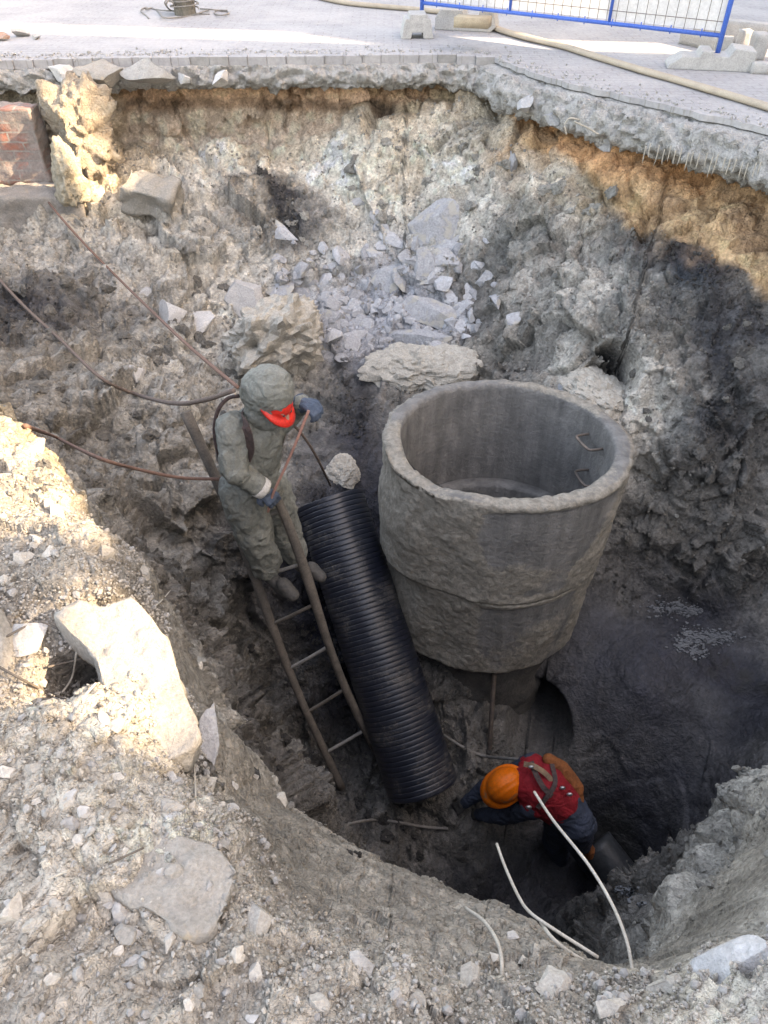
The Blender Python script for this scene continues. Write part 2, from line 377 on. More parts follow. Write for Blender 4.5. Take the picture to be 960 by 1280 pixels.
# displacement: broad lumps, clods, crumbs
dryk = 1-.85*wet
d = .10*fbm(Vf, .8, 3, 1)*(1-.6*near)
w1, w2, wi1, fa1 = worley(Vf+.10*np.c_[fbm(Vf, .3, 3, 31), fbm(Vf, .3, 3, 32), fbm(Vf, .3, 3, 33)], .34, 3, True)
wi = wi1
clod = np.clip((w2-w1)*1.6, 0, 1)**.6*(.3+wi)
patch = sstep(-.25, .25, fbm(Vf, .9, 2, 44))
b1, b2, bi, fb0 = worley(Vf+.15*np.c_[fbm(Vf, .5, 3, 131), fbm(Vf, .5, 3, 132), fbm(Vf, .5, 3, 133)], .75, 33, True)
d += (.07*(clod-.5)+.19*fa1*(.35+.65*patch)+.17*fb0)*(1-.8*near)*dryk
w1, w2, wi2, fa2 = worley(Vf+.035*np.c_[fbm(Vf, .12, 2, 41), fbm(Vf, .12, 2, 42), fbm(Vf, .12, 2, 43)], .12, 8, True)
wi = wi2
clod2 = np.clip((w2-w1)*1.8, 0, 1)**.6*(.2+wi)
d += (.035*(clod2-.5)*(.35+.65*patch)+.055*fa2)*(1-.65*near)*dryk
w1, w2, wi3, fa3 = worley(Vf, .045, 12, True)
clod3 = np.clip((w2-w1)*2, 0, 1)**.6*(.2+wi3)
d += (.011*(clod3-.5)+.016*fa3)*(.45+.55*patch)*(1-.2*near)
d += .026*fbm(Vf, .16, 4, 51, .6)*(1-.3*near)
d += wet*.05*fbm(Vf, .25, 5, 155, .55)
d *= rgh*flatm
cutk = sstep(-.28, -.05, sdn)*sstep(-.15, -.3, Vf[:, 2])*sstep(-1.05, -.9, Vf[:, 2])
d += cutk*(.05*fbm(Vf*np.array([1, 1, 2.6]), .22, 5, 161, .6)-.03*sstep(.62, .8, 1-np.abs(fbm(Vf*np.array([1, 1, .35]), .35, 2, 163))*3))*(sdn < .12)
if True:
    # fine crumbs on the near heap
    w1, w2, wi4 = worley(Vf, .022, 15)
    d += near*flatm*.005*(np.clip((w2-w1)*2, 0, 1)**.6*(.2+wi4)-.5)
# erosion streaks running down steep faces
steep = 1-sstep(.35, .7, Nf[:, 2])
d += steep*flatm*rgh*.03*vnoise(np.c_[Vf[:, 0], Vf[:, 1], Vf[:, 2]*.25], .12, 61)
Vd = Vf+Nf*d[:, None]
colr = colr*(.90+.20*wi3[:, None])*(.84+.32*wi2[:, None])*(.84+.32*wi1[:, None])
# strata of the upright cut under the paving
zz = Vf[:, 2]+.05*fbm(Vf, .5, 4, 201)+.015*vnoise(Vf, .08, 202)
def lerp(a, b, k): return a*(1-k[:, None])+b*k[:, None]
L_ = np.tile(np.array([.57, .37, .25]), (len(Vf), 1))
L_ = lerp(L_, np.array([.16, .115, .085]), sstep(-.40, -.44, zz)*(.55+.45*sstep(-.1, .2, fbm(Vf, .8, 3, 205))))
L_ = lerp(L_, np.array([.59, .46, .36]), sstep(-.50, -.56, zz)); L_ = lerp(L_, np.array([.57, .47, .39]), sstep(-.70, -.85, zz))
R_ = np.tile(np.array([.50, .26, .13]), (len(Vf), 1)); R_ = lerp(R_, np.array([.58, .38, .22]), sstep(-.45, -.60, zz)); R_ = lerp(R_, np.array([.40, .25, .15]), sstep(-.05, .3, fbm(Vf*np.array([1, 1, 3]), .5, 4, 203)))
kx = sstep(.6, 1.4, Vf[:, 0]+.2*fbm(Vf, .5, 3, 206)); SC = lerp(L_, R_, kx)*(.82+.36*sstep(-.4, .4, fbm(Vf, .10, 3, 207)))[:, None]
wd = .10+.42*kx*sstep(1.0, 2.2, Vf[:, 0]); k = sstep(0, 1, (sdn+wd+.08*fbm(Vf, .3, 4, 204))/.09)*sstep(-.98, -.86, zz)*sstep(-3.0, -2.7, Vf[:, 0])
colr = lerp(colr, SC, k); sandk = k
# hollows dug into the banks: (centre, radii, push vector, dark = shade put into the colour)
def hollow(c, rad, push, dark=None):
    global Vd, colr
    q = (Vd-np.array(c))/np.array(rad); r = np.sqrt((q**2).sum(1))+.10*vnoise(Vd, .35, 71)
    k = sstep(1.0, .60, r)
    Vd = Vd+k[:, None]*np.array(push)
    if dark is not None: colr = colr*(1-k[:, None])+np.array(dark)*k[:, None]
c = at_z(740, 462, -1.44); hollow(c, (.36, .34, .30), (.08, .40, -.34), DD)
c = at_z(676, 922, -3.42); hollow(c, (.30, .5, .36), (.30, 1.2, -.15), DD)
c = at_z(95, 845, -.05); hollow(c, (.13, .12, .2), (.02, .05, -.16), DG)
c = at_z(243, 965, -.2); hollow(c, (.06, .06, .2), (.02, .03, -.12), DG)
Vg = Vd.reshape(nt_, nr, 3)
# outer skirt to the horizon
rings = [16, 25, 60, 150, 400]
ext = np.stack([np.stack([np.sin(th)*r, np.cos(th)*r, np.full(nt_, -.06)], -1) for r in rings], 1)
Vall = np.concatenate([Vg, ext], 1); NR = nr+len(rings)
ii, jj = np.meshgrid(np.arange(nt_), np.arange(NR-1), indexing='ij')
i2 = (ii+1) % nt_
Fq = np.stack([ii*NR+jj, ii*NR+jj+1, i2*NR+jj+1, i2*NR+jj], -1).reshape(-1, 4)
VV = Vall.reshape(-1, 3)
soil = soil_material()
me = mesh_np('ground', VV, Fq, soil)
def addattr(me, arr5):
    ca = me.attributes.new('soil', 'FLOAT_COLOR', 'POINT'); full = np.ones((len(me.vertices), 4), np.float32); full[:, :3] = arr5[:, :3]
    ca.data.foreach_set('color', full.ravel())
    wa = me.attributes.new('wet', 'FLOAT', 'POINT'); wa.data.foreach_set('value', arr5[:, 3].astype(np.float32))
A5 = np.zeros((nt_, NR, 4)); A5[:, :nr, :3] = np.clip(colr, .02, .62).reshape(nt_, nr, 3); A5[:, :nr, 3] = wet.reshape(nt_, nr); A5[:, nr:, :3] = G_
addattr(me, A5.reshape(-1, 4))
ground = ob('ground', me, kind='structure')

# surface picking: terrain point seen at a pixel
Nd = grid_normals(Vg).reshape(-1, 3)
su, sv, sdep = proj(Vd)
vis = (su > -60) & (su < 1020) & (sv > -30) & (sv < 1330) & (Vd[:, 1] > 0)
VI = np.nonzero(vis)[0]
def pick(px, py, rad=5):
    m = (np.abs(su[VI]-px) < rad) & (np.abs(sv[VI]-py) < rad)
    k = VI[m]
    if len(k) == 0: return pick(px, py, rad*2)
    dm = sdep[k].min(); k = k[sdep[k] < dm+.12]
    p = Vd[k].mean(0); n = Nd[k].mean(0); return p, n/np.linalg.norm(n)

def at_Y(px, py, Y):
    v = (py-CY)/F
    return at_d(px, py, Y/(cp-v*sp_))
def lay(px, py, lift=.01):
    p, n = pick(px, py); c = np.array([0, 0, CZ]); q = c-p; L = np.linalg.norm(q)
    return p+q/L*lift
# ---- mesh primitives
def ico(sub):
    import bmesh
    bm = bmesh.new(); bmesh.ops.create_icosphere(bm, subdivisions=sub, radius=1)
    V = np.array([v.co[:] for v in bm.verts]); Fc = np.array([[v.index for v in f.verts] for f in bm.faces]); bm.free(); return V, Fc
ICO = {k: ico(k) for k in (1, 2, 3, 4, 5)}
def rock_v(seed, dims, sub=3, planes=9, bump=.05):
    r = np.random.RandomState(seed); V, Fc = ICO[min(5, sub+1)]; V = V.copy()
    for k in range(planes+3):
        n = r.normal(size=3); n /= np.linalg.norm(n); dd = r.uniform(.38, .72)
        t = V@n-dd; m = t > 0; V[m] -= np.outer(t[m], n)
    V *= 1+bump*fbm(V+seed*3.1, .5, 3, 5)[:, None]
    V *= np.array(dims)*.5*1.35; V += .012*min(1, max(dims)*4)*(fbm(V+seed, .06, 3, 7)*min(dims)*8)[:, None]*ICO[min(5, sub+1)][0]*.5
    return V, Fc
def frame(n, ang=0.0):
    n = np.asarray(n)/np.linalg.norm(n); x = np.array([1., 0, 0]); x = x-n*(x@n); x /= np.linalg.norm(x); y = np.cross(n, x)
    c, s = math.cos(ang), math.sin(ang)
    return np.stack([x*c+y*s, -x*s+y*c, n], 1)
def mat4(R, p):
    M = Matrix.Identity(4)
    for i in range(3):
        for j in range(3): M[i][j] = float(R[i, j])
        M[i][3] = float(p[i])
    return M
def catmull(pts, n=8):
    pts = [np.asarray(p, float) for p in pts]; pts = [2*pts[0]-pts[1]]+pts+[2*pts[-1]-pts[-2]]
    out = []
    for a, b, c, d in zip(pts[:-3], pts[1:-2], pts[2:-1], pts[3:]):
        for k in range(n):
            t = k/n; out.append(.5*((2*b)+(c-a)*t+(2*a-5*b+4*c-d)*t*t+(3*b-3*c+d-a)*t**3))
    out.append(pts[-2]); return np.array(out)
def tube_v(path, rad, seg=8, flat=1.0):
    """closed tube along a path; rad scalar or list"""
    path = np.asarray(path, float); n = len(path); rad = np.broadcast_to(rad, (n,)) if np.ndim(rad) == 0 else np.interp(np.linspace(0, 1, n), np.linspace(0, 1, len(rad)), rad)
    T = np.gradient(path, axis=0); T /= np.linalg.norm(T, axis=1, keepdims=True)+1e-12
    up = np.array([0, 0, 1.]) if abs(T[0][2]) < .9 else np.array([1., 0, 0])
    V = []; u = up
    for i in range(n):
        a = np.cross(T[i], u); a /= np.linalg.norm(a)+1e-12; u2 = np.cross(a, T[i]); u = u2
        for k in range(seg):
            t = 2*PI*k/seg; V.append(path[i]+rad[i]*(a*math.cos(t)+u2*math.sin(t)*flat))
    V.append(path[0]); V.append(path[-1]); Fc = []
    for i in range(n-1):
        for k in range(seg):
            k2 = (k+1) % seg; Fc.append((i*seg+k, i*seg+k2, (i+1)*seg+k2, (i+1)*seg+k))
    for k in range(seg):
        Fc.append((n*seg, (k+1) % seg, k)); Fc.append((n*seg+1, (n-1)*seg+k, (n-1)*seg+(k+1) % seg))
    return np.array(V), Fc
def tube(name, pts, rad, mat, parent=None, seg=8, smooth_n=8, flat=1.0, base=None, **kw):
    path = catmull(pts, smooth_n) if smooth_n > 1 else np.array(pts, float)
    V, Fc = tube_v(path, rad, seg, flat)
    o0 = np.array(base) if base is not None else (path[0] if parent is None else np.zeros(3))
    return ob(name, mesh_py(name, V-o0, Fc, mat, True), parent, None if parent is not None else o0, **kw)
def box_v(x0, x1, y0, y1, z0, z1):
    V = [(x, y, z) for x in (x0, x1) for y in (y0, y1) for z in (z0, z1)]
    return V, [(0, 1, 3, 2), (4, 6, 7, 5), (0, 4, 5, 1), (2, 3, 7, 6), (0, 2, 6, 4), (1, 5, 7, 3)]
def merge(parts):
    V = []; Fc = []
    for v, f in parts:
        k = len(V); V += [tuple(map(float, p)) for p in v]; Fc += [tuple(int(i)+k for i in q) for q in f]
    return V, Fc
def bevel_mesh(me, wd=.005, seg=2, sub=0, noise=0, seed=1, nsc=.05):
    import bmesh
    bm = bmesh.new(); bm.from_mesh(me)
    bmesh.ops.recalc_face_normals(bm, faces=bm.faces)
    bmesh.ops.bevel(bm, geom=list(bm.edges), offset=wd, segments=seg, affect='EDGES', profile=.6)
    if sub: bmesh.ops.subdivide_edges(bm, edges=list(bm.edges), cuts=sub, use_grid_fill=True)
    bm.to_mesh(me); bm.free()
    if noise:
        n = len(me.vertices); V = np.empty(n*3, np.float32); me.vertices.foreach_get('co', V); V = V.reshape(-1, 3)
        me.update(); Nn_ = np.empty(n*3, np.float32); me.vertices.foreach_get('normal', Nn_); Nn_ = Nn_.reshape(-1, 3)
        V = V+Nn_*(noise*fbm(V+seed*1.7, nsc, 3, seed))[:, None]; me.vertices.foreach_set('co', V.astype(np.float32).ravel()); me.update()
    return me

# ---- materials
M_rock = rough_mat('pale_rock', (.46, .44, .42), (.36, .35, .34), 6, .6, .9, .006, 70, island=.12)
M_bluerock = rough_mat('blue_grey_rock', (.42, .42, .43), (.30, .30, .31), 7, .8, .9, .01, 45, spots=((.40, .375, .335), 6, .52), island=.12)
M_clod = rough_mat('soil_clod', (.44, .42, .38), (.29, .275, .25), 9, 1., .95, .02, 55, island=.15)
M_fg = rough_mat('near_stone', (.50, .465, .42), (.36, .335, .30), 9, .6, .92, .004, 120, spots=((.50, .36, .22), 5, .66), island=.18)
M_big = rough_mat('pale_packed_soil', (.50, .46, .40), (.34, .315, .275), 14, .7, .95, .01, 60)
M_mid = rough_mat('grey_clod', (.24, .225, .20), (.15, .14, .128), 9, 1., .95, .02, 55)
M_dark = rough_mat('dark_clod', (.10, .092, .085), (.05, .048, .047), 9, 1., .9, .02, 55)
M_slab = rough_mat('old_concrete', (.39, .365, .33), (.28, .26, .235), 7, .7, .92, .006, 90, spots=((.50, .38, .25), 4, .62))
M_crust = rough_mat('broken_base', (.56, .545, .53), (.40, .385, .37), 5, 1., .95, .02, 45, spots=((.42, .34, .27), 3, .66))
M_conc = rough_mat('foot_concrete', (.46, .45, .44), (.36, .355, .35), 12, .3, .9, .003, 90)
M_steel = rough_mat('weathered_steel', (.22, .17, .14), (.12, .10, .09), 20, .4, .6, .002, 150, metal=.4)
M_blue = rough_mat('blue_paint', (.04, .13, .50), (.05, .16, .56), 5, .1, .4, .001, 80)
M_hose = rough_mat('hose_canvas', (.46, .39, .31), (.37, .31, .25), 8, .4, .9, .003, 200)
M_wood = rough_mat('muddy_wood', (.17, .145, .125), (.09, .08, .07), 14, .5, .85, .003, 90)
M_rod = rough_mat('pale_rod', (.50, .465, .41), (.33, .30, .26), 14, .4, .7, .001, 200)
M_rope = rough_mat('dirty_rope', (.20, .15, .125), (.13, .10, .09), 30, .6, .9, .002, 250)
M_ropeg = rough_mat('grey_rope', (.30, .28, .26), (.19, .18, .17), 30, .6, .9, .002, 250)
M_brown = rough_mat('brown_rope', (.22, .13, .10), (.15, .09, .075), 30, .6, .9, .002, 250)
M_pink = rough_mat('copper_rod', (.42, .22, .17), (.30, .16, .13), 30, .4, .5, .001, 250)

def paving_mat():
    m, nt, b = newmat('paving'); L = nt.links.new
    tc = N(nt, 'ShaderNodeTexCoord'); v = tc.outputs['Object']
    bt = N(nt, 'ShaderNodeTexBrick'); L(v, bt.inputs['Vector'])
    bt.inputs['Scale'].default_value = 1; bt.inputs['Brick Width'].default_value = .2; bt.inputs['Row Height'].default_value = .1
    bt.inputs['Mortar Size'].default_value = .006; bt.inputs['Color1'].default_value = (.34, .335, .345, 1); bt.inputs['Color2'].default_value = (.30, .295, .31, 1); bt.inputs['Mortar'].default_value = (.24, .235, .23, 1)
    n1 = noise_node(nt, v, 1.2, 8, .6); r = ramp(nt, n1.outputs['Fac'], [(.4, 0), (.62, .9)])
    col = mixc(nt, 'MIX', r.outputs['Color'], bt.outputs['Color'], (.39, .38, .385))
    n2 = noise_node(nt, v, 22, 6, .7); r2 = ramp(nt, n2.outputs['Fac'], [(.3, .82), (.7, 1.14)])
    col = mixc(nt, 'MULTIPLY', 1, col, r2.outputs['Color']); L(col, b.inputs['Base Color'])
    bp = N(nt, 'ShaderNodeBump'); bp.inputs['Strength'].default_value = .5; bp.inputs['Distance'].default_value = .006
    L(bt.outputs['Fac'], bp.inputs['Height']); bp.invert = True
    bp2 = N(nt, 'ShaderNodeBump'); bp2.inputs['Strength'].default_value = .6; bp2.inputs['Distance'].default_value = .01; L(n2.outputs['Fac'], bp2.inputs['Height']); L(bp.outputs['Normal'], bp2.inputs['Normal'])
    L(bp2.outputs['Normal'], b.inputs['Normal']); b.inputs['Roughness'].default_value = .9
    return m
# ---- paving slab, kerb row, broken base layer
E3 = EDGE
def resample(poly, step):
    s = np.concatenate([[0], np.cumsum(np.linalg.norm(np.diff(poly, axis=0), axis=1))]); t = np.arange(0, s[-1], step)
    return np.stack([np.interp(t, s, poly[:, k]) for k in range(poly.shape[1])], 1)
er = resample(E3, .04)
e3 = np.c_[er, np.zeros(len(er))]
tn = np.gradient(er, axis=0); tn /= np.linalg.norm(tn, axis=1, keepdims=True); on = np.c_[tn[:, 1], -tn[:, 0]]   # towards the pit
ragg = (fbm(e3, .5, 4, 81)*.05+.025*vnoise(e3, .09, 82))*sstep(.15, .8, er[:, 0]-.6)
edge2 = er+on*ragg[:, None]
poly = [tuple(p) for p in edge2]+[(60, -8), (60, 60), (-60, 60), (-60, er[0][1])]
nP = len(poly)
PV = [(x, y, 0) for x, y in poly]+[(x, y, -.045) for x, y in poly]
PF = [tuple(range(nP)), tuple(range(2*nP-1, nP-1, -1))]+[(i, i+nP, (i+1) % nP+nP, (i+1) % nP) for i in range(nP)]
M_pave = paving_mat()
ob('paving', mesh_py('paving', PV, PF, M_pave), kind='structure')
ks = []
kx = -9.0
while kx < .95:
    wd = .195; y0 = np.interp(kx+wd/2, EDGE[:, 0][:9], EDGE[:, 1][:9])
    dz = rnd.uniform(-.003, .003); dy = rnd.uniform(-.008, .008)
    v, f = box_v(kx, kx+wd-.003, y0-.085+dy, y0+.012+dy, -.078, .006+dz); ks.append((v, f)); kx += wd
V, Fc = merge(ks); ob('kerb', bevel_mesh(mesh_py('kerb', V, Fc, M_pave), .004, 2), kind='structure')

m0 = (er[:, 0] > -9) & (er[:, 0] < 8) & (er[:, 1] > .5)
ec = resample(er[m0], .022); tn = np.gradient(ec, axis=0); tn /= np.linalg.norm(tn, axis=1, keepdims=True)
for _ in range(12): tn[1:-1] = (tn[:-2]+tn[1:-1]*2+tn[2:])/4
tn /= np.linalg.norm(tn, axis=1, keepdims=True)
on = np.c_[tn[:, 1], -tn[:, 0]]
prof = np.array([(-.30, -.08), (-.05, -.078), (.03, -.082), (.12, -.11), (.19, -.18), (.20, -.27), (.13, -.335), (.02, -.36), (-.2, -.37), (-.3, -.30), (-.30, -.08)])
pr = resample(prof, .024); K = len(pr)
wdt = 1.0+.25*vnoise(np.c_[ec, ec[:, 0]*0], .7, 91)+.25*sstep(.5, 2, ec[:, 0])
thk = .80+.34*sstep(.3, 1.6, ec[:, 0])
CV = np.zeros((len(ec), K, 3)); off = pr[:, 0][None]*np.where(pr[:, 0][None] > 0, wdt[:, None], 1)
CV[..., :2] = ec[:, None]+on[:, None]*off[..., None]; CV[..., 2] = -.050+(pr[:, 1][None]+.075)*thk[:, None]
cn = np.zeros_like(CV); tp = np.gradient(pr, axis=0); nn = np.c_[-tp[:, 1], tp[:, 0]]; nn /= np.linalg.norm(nn, axis=1, keepdims=True)+1e-9
cn[..., :2] = on[:, None]*nn[None, :, 0:1]; cn[..., 2] = nn[None, :, 1]
cf = CV.reshape(-1, 3); nf = cn.reshape(-1, 3)
if ((cf-cf.mean(0))*nf).sum() < 0: pass
nf = nf*np.sign(nf[np.argmax(off[0])][2]*0+1)
w1, w2, wi = worley(cf*np.array([1, 1, 1.6])+.05*np.c_[fbm(cf, .2, 2, 1), fbm(cf, .2, 2, 2), fbm(cf, .2, 2, 3)], .15, 4); fa = worley(cf*np.array([1, 1, 1.6]), .19, 44, True)[3]; fb = worley(cf*np.array([1, 1, 1.6]), .07, 45, True)[3]
v1, v2, vi = worley(cf*np.array([1, 1, 1.8]), .05, 6)
mid = (off >= -.02).reshape(-1) if off.shape == CV.shape[:2] else (np.broadcast_to(off, CV.shape[:2]) >= -.02).reshape(-1)
dd = .07*fa+.035*fb+.05*(np.clip((w2-w1)*2.2, 0, 1)**.5*(.3+wi)-.4)+.025*(np.clip((v2-v1)*2.2, 0, 1)**.5*(.3+vi)-.4)+.03*fbm(cf, .3, 4, 8)
# outward direction = away from the profile centre
ctr = np.zeros_like(CV); ctr[..., :2] = (ec+on*-.05)[:, None]; ctr[..., 2] = -.22
ow = CV-ctr; ow /= np.linalg.norm(ow, axis=-1, keepdims=True)+1e-9
cap = CV[..., 2] > -.075
dd = dd.reshape(CV.shape[:2]); dd = np.where(cap, np.minimum(dd, .0)*.6, dd)*mid.reshape(CV.shape[:2])
CV = CV+ow*dd[..., None]; CV[..., 2] = np.minimum(CV[..., 2], -.049)
n0 = len(ec); ii, jj = np.meshgrid(np.arange(n0-1), np.arange(K-1), indexing='ij')
Fc = np.stack([ii*K+jj, ii*K+jj+1, (ii+1)*K+jj+1, (ii+1)*K+jj], -1).reshape(-1, 4)
ob('road_base', mesh_np('road_base', CV.reshape(-1, 3), Fc, M_crust), kind='structure')

# ---- rocks
allrock = []
def rock(px, py, w_, h_=None, mat=None, thick=.6, ang=None, name='stone', label=None, cat='stone', group=None, sub=3, lift=.04, planes=9, seed=None, bump=.05, crumb=0, at=None):
    p, n = pick(px, py); h_ = h_ or w_*.8
    if at is not None: p = at_Y(px, py, at); n = np.array([0, -.6, .8])
    c = np.array([0, 0, CZ]); dist = proj(p)[2]
    view = (c-p)/np.linalg.norm(c-p); nn = n*.65+view*.35; nn /= np.linalg.norm(nn)
    W_, H_ = w_/F*dist, h_/F*dist; H_ = H_/max(.45, abs(nn@view))
    T_ = thick*min(W_, H_)
    R = frame(nn, ang if ang is not None else rnd.uniform(-.5, .5))
    seed = seed or rnd.randint(1, 99999)
    v, f = rock_v(seed, (W_, H_, T_), sub, planes, bump)
    if crumb or mat in (M_clod, M_dark, M_mid):
        s_ = max(.035, .16*max(W_, H_)); f1 = worley(v+seed, s_, seed, True)[3]; f2 = worley(v+seed, s_*.4, seed+3, True)[3]
        dr = v/(np.linalg.norm(v, axis=1, keepdims=True)+1e-9); v = v+dr*(f1*s_*.32+f2*s_*.22)[:, None]
    me_ = mesh_np(name, v, f, mat or M_rock, True); me_.set_sharp_from_angle(angle=.42); o = ob(name, me_, label=label, cat=cat, group=group)
    o.matrix_world = mat4(R, p+nn*T_*lift); allrock.append((px, py, max(w_, h_))); return o
R1 = dict(group='blue grey chunks of the rubble pile')
LB = 'angular blue-grey concrete chunk lying in the rubble pile on the far bank'
for px, py, a, b_, an, lab in ((449,253,30,13,0,'small flat pale stone topping the rubble pile'),(490,300,38,18,-.6,'pale lengthy chunk high on the rubble pile'),(351,326,17,12,0,'small white stone at the left end of the rubble pile'),(372,352,11,9,0,None),(376,368,40,20,.1,'wide grey lump low on the left of the rubble pile'),
        (368,386,28,13,.1,None),(447,343,19,19,0,'round grey stone in the middle of the rubble pile'),(447,394,17,16,0,None),(393,424,40,28,-.6,'large grey lump at the lower left corner of the rubble pile'),(415,420,20,18,0,None),
        (532,390,78,36,-.55,'largest long concrete slab lying slantwise on the rubble pile'),(528,424,80,24,-.25,'second long concrete slab, just under the largest one'),(484,347,40,34,.3,'pale square chunk right of the round grey stone'),(527,335,26,34,0,'upright pale chunk below the big flat slab'),
        (443,432,24,28,0,None),(463,424,16,16,0,None),(479,429,22,12,.2,None),(470,388,20,11,0,None),(390,326,14,12,0,None),(374,337,24,15,0,None),(500,376,16,14,0,None),(420,372,18,20,0,None),
        (405,350,18,16,0,None),(430,318,22,16,0,None),(460,318,16,20,0,None),(505,322,18,15,0,None),(400,395,16,14,0,None),(432,408,16,13,0,None),(462,408,20,14,0,None),(497,400,14,14,0,None),
        (412,446,20,16,0,None),(480,448,22,14,0,None),(505,443,18,12,0,None),(552,355,24,20,0,None),(605,350,20,18,0,None),(600,330,16,12,0,None),(618,375,18,16,0,None),(640,398,18,16,0,None),(590,398,18,12,0,None),
        (470,272,16,13,0,None),(482,285,14,12,0,None),(470,285,12,11,0,None),(350,350,16,14,0,None),(388,352,12,11,0,None),(360,400,14,12,0,None),(382,402,14,13,0,None)):
    rock(px, py, a, b_, M_bluerock, .55, an, 'concrete_chunk', lab or LB, 'rubble', None if lab else R1['group'])
for _ in range(22):
    px = rnd.gauss(480, 75); py = rnd.gauss(375, 45)
    if 340 < px < 650 and 270 < py < 455: rock(px, py, rnd.uniform(24, 46), rnd.uniform(14, 26), M_bluerock, .35, rnd.uniform(-.9, .9), 'concrete_piece', 'flat broken concrete slab half buried in the rubble pile', 'rubble', 'flat slabs of the rubble pile', sub=3, lift=.0)
for _ in range(150):
    t = rnd.random(); px = rnd.gauss(470, 62); py = rnd.gauss(385, 42)
    if not (340 < px < 640 and 290 < py < 460): continue
    a = 8+12*rnd.random()**2; rock(px, py, a, a*rnd.uniform(.6, 1), M_bluerock, .6, None, 'concrete_chunk', LB, 'rubble', R1['group'], sub=2, lift=.05)
for px, py, a, b_, an, m, lab in ((545,288,62,62,.9,M_bluerock,'broad flat grey slab leaning on the bank above the rubble pile'),):
    rock(px, py, a, b_, m, .3, an, 'concrete_slab', lab, 'rubble', sub=4, lift=.1)
for px, py, a, b_, m, lab in ((345,436,92,64,M_clod,'huge crumbly clod of pale soil behind the hooded worker'),(522,462,112,44,M_clod,'low wide mound of pale crumbly soil behind the well rim'),(752,492,66,34,M_clod,'heap of pale lumpy soil spilling out of the dark hollow'),(430,590,30,30,M_clod,'small pale clod beside the upper pipe end')):
    m = M_big; rock(px, py, a, b_, m, (.75 if a == 92 else .5), 0, 'soil_clod', lab, 'clod', sub=5, lift=.05, planes=-3, bump=.3, seed=int(px), crumb=1)
for px, py, a, b_, an, lab in ((185,366,22,15,0,'small pale stone above the left ropes'),(212,387,40,26,-.5,'grey slab stone beside the small pale one on left bank'),(250,403,34,30,0,'rounded pale stone left of the large square lump'),(297,376,56,50,-.3,'large square pale lump left of the rubble pile'),(170,466,24,24,0,'brown round stone beside the middle rope'),
        (655,132,24,20,.2,'bluish stone stuck under the road edge, left of three'),(695,150,34,22,.2,'bluish stone stuck under the road edge, middle of three'),(755,172,22,30,.6,'bluish stone hanging under the road edge, right of three'),(640,200,22,28,.5,'narrow blue stone on the bank below the road edge'),
        (763,483,38,15,0,'flat blue stone on the soil heap beside the dark hollow'),(706,486,18,18,0,'small blue stone at the foot of the dark hollow')):
    rock(px, py, a, b_, M_bluerock if px > 600 else M_rock, .8 if 'under the road' in lab else .6, an, 'stone', lab, 'stone', at=at_z(px, 90+(px-650)*.2, 0)[1]-.30 if 'under the road' in lab else None)
for px, py, a, b_, an, lab in ((130,89,62,30,0,'big smooth whitish boulder under the kerb'),(186,83,56,24,0,'flat layered grey boulder right of the whitish boulder'),(82,92,40,26,0,'rounded pale boulder left of the whitish boulder'),(276,93,22,12,0,'small pale stone in the layer under the kerb'),(232,95,20,12,0,'little grey stone in the layer under the kerb, right of the boulders')):
    p = at_Y(px, py+5, EDGE[3][1]-.17); dist = proj(p)[2]; v, f = rock_v(int(px), (a/F*dist, .30, b_/F*dist*1.05), 4, 8)
    o = ob('boulder', mesh_np('boulder', v, f, M_slab if a > 60 else M_rock), label=lab, cat='boulder'); o.location = p
# random clods and stones on the banks
GC = 'soil clods fallen on the banks'
regions = [(20,330,290,470,40,M_mid,9,22),(40,480,230,640,34,M_mid,9,20),(420,180,640,280,22,M_clod,8,20),(620,230,780,400,26,M_clod,8,20),(780,500,940,730,26,M_mid,9,22),(300,760,420,980,14,M_dark,8,16),(430,960,600,1080,20,M_dark,8,22),(220,270,400,330,20,M_clod,7,18),(560,900,620,960,5,M_dark,7,14),(790,390,950,500,10,M_mid,9,18)]
for x0, y0, x1, y1, n_, m, s0, s1 in regions:
    lb = 'rough pale clod of dry soil on the pit bank' if m is M_clod else 'rough grey brown clod of soil on the pit bank' if m is M_mid else 'rough dark clod of damp soil low in the pit'
    for _ in range(n_):
        a = s0+(s1-s0)*rnd.random()**2.2
        rock(rnd.uniform(x0, x1), rnd.uniform(y0, y1), a, a*rnd.uniform(.6, .95), m, .7, None, 'soil_clod', lb, 'clod', 'pale soil clods' if m is M_clod else 'grey brown soil clods' if m is M_mid else 'dark soil clods', sub=3, lift=.05, bump=.25)
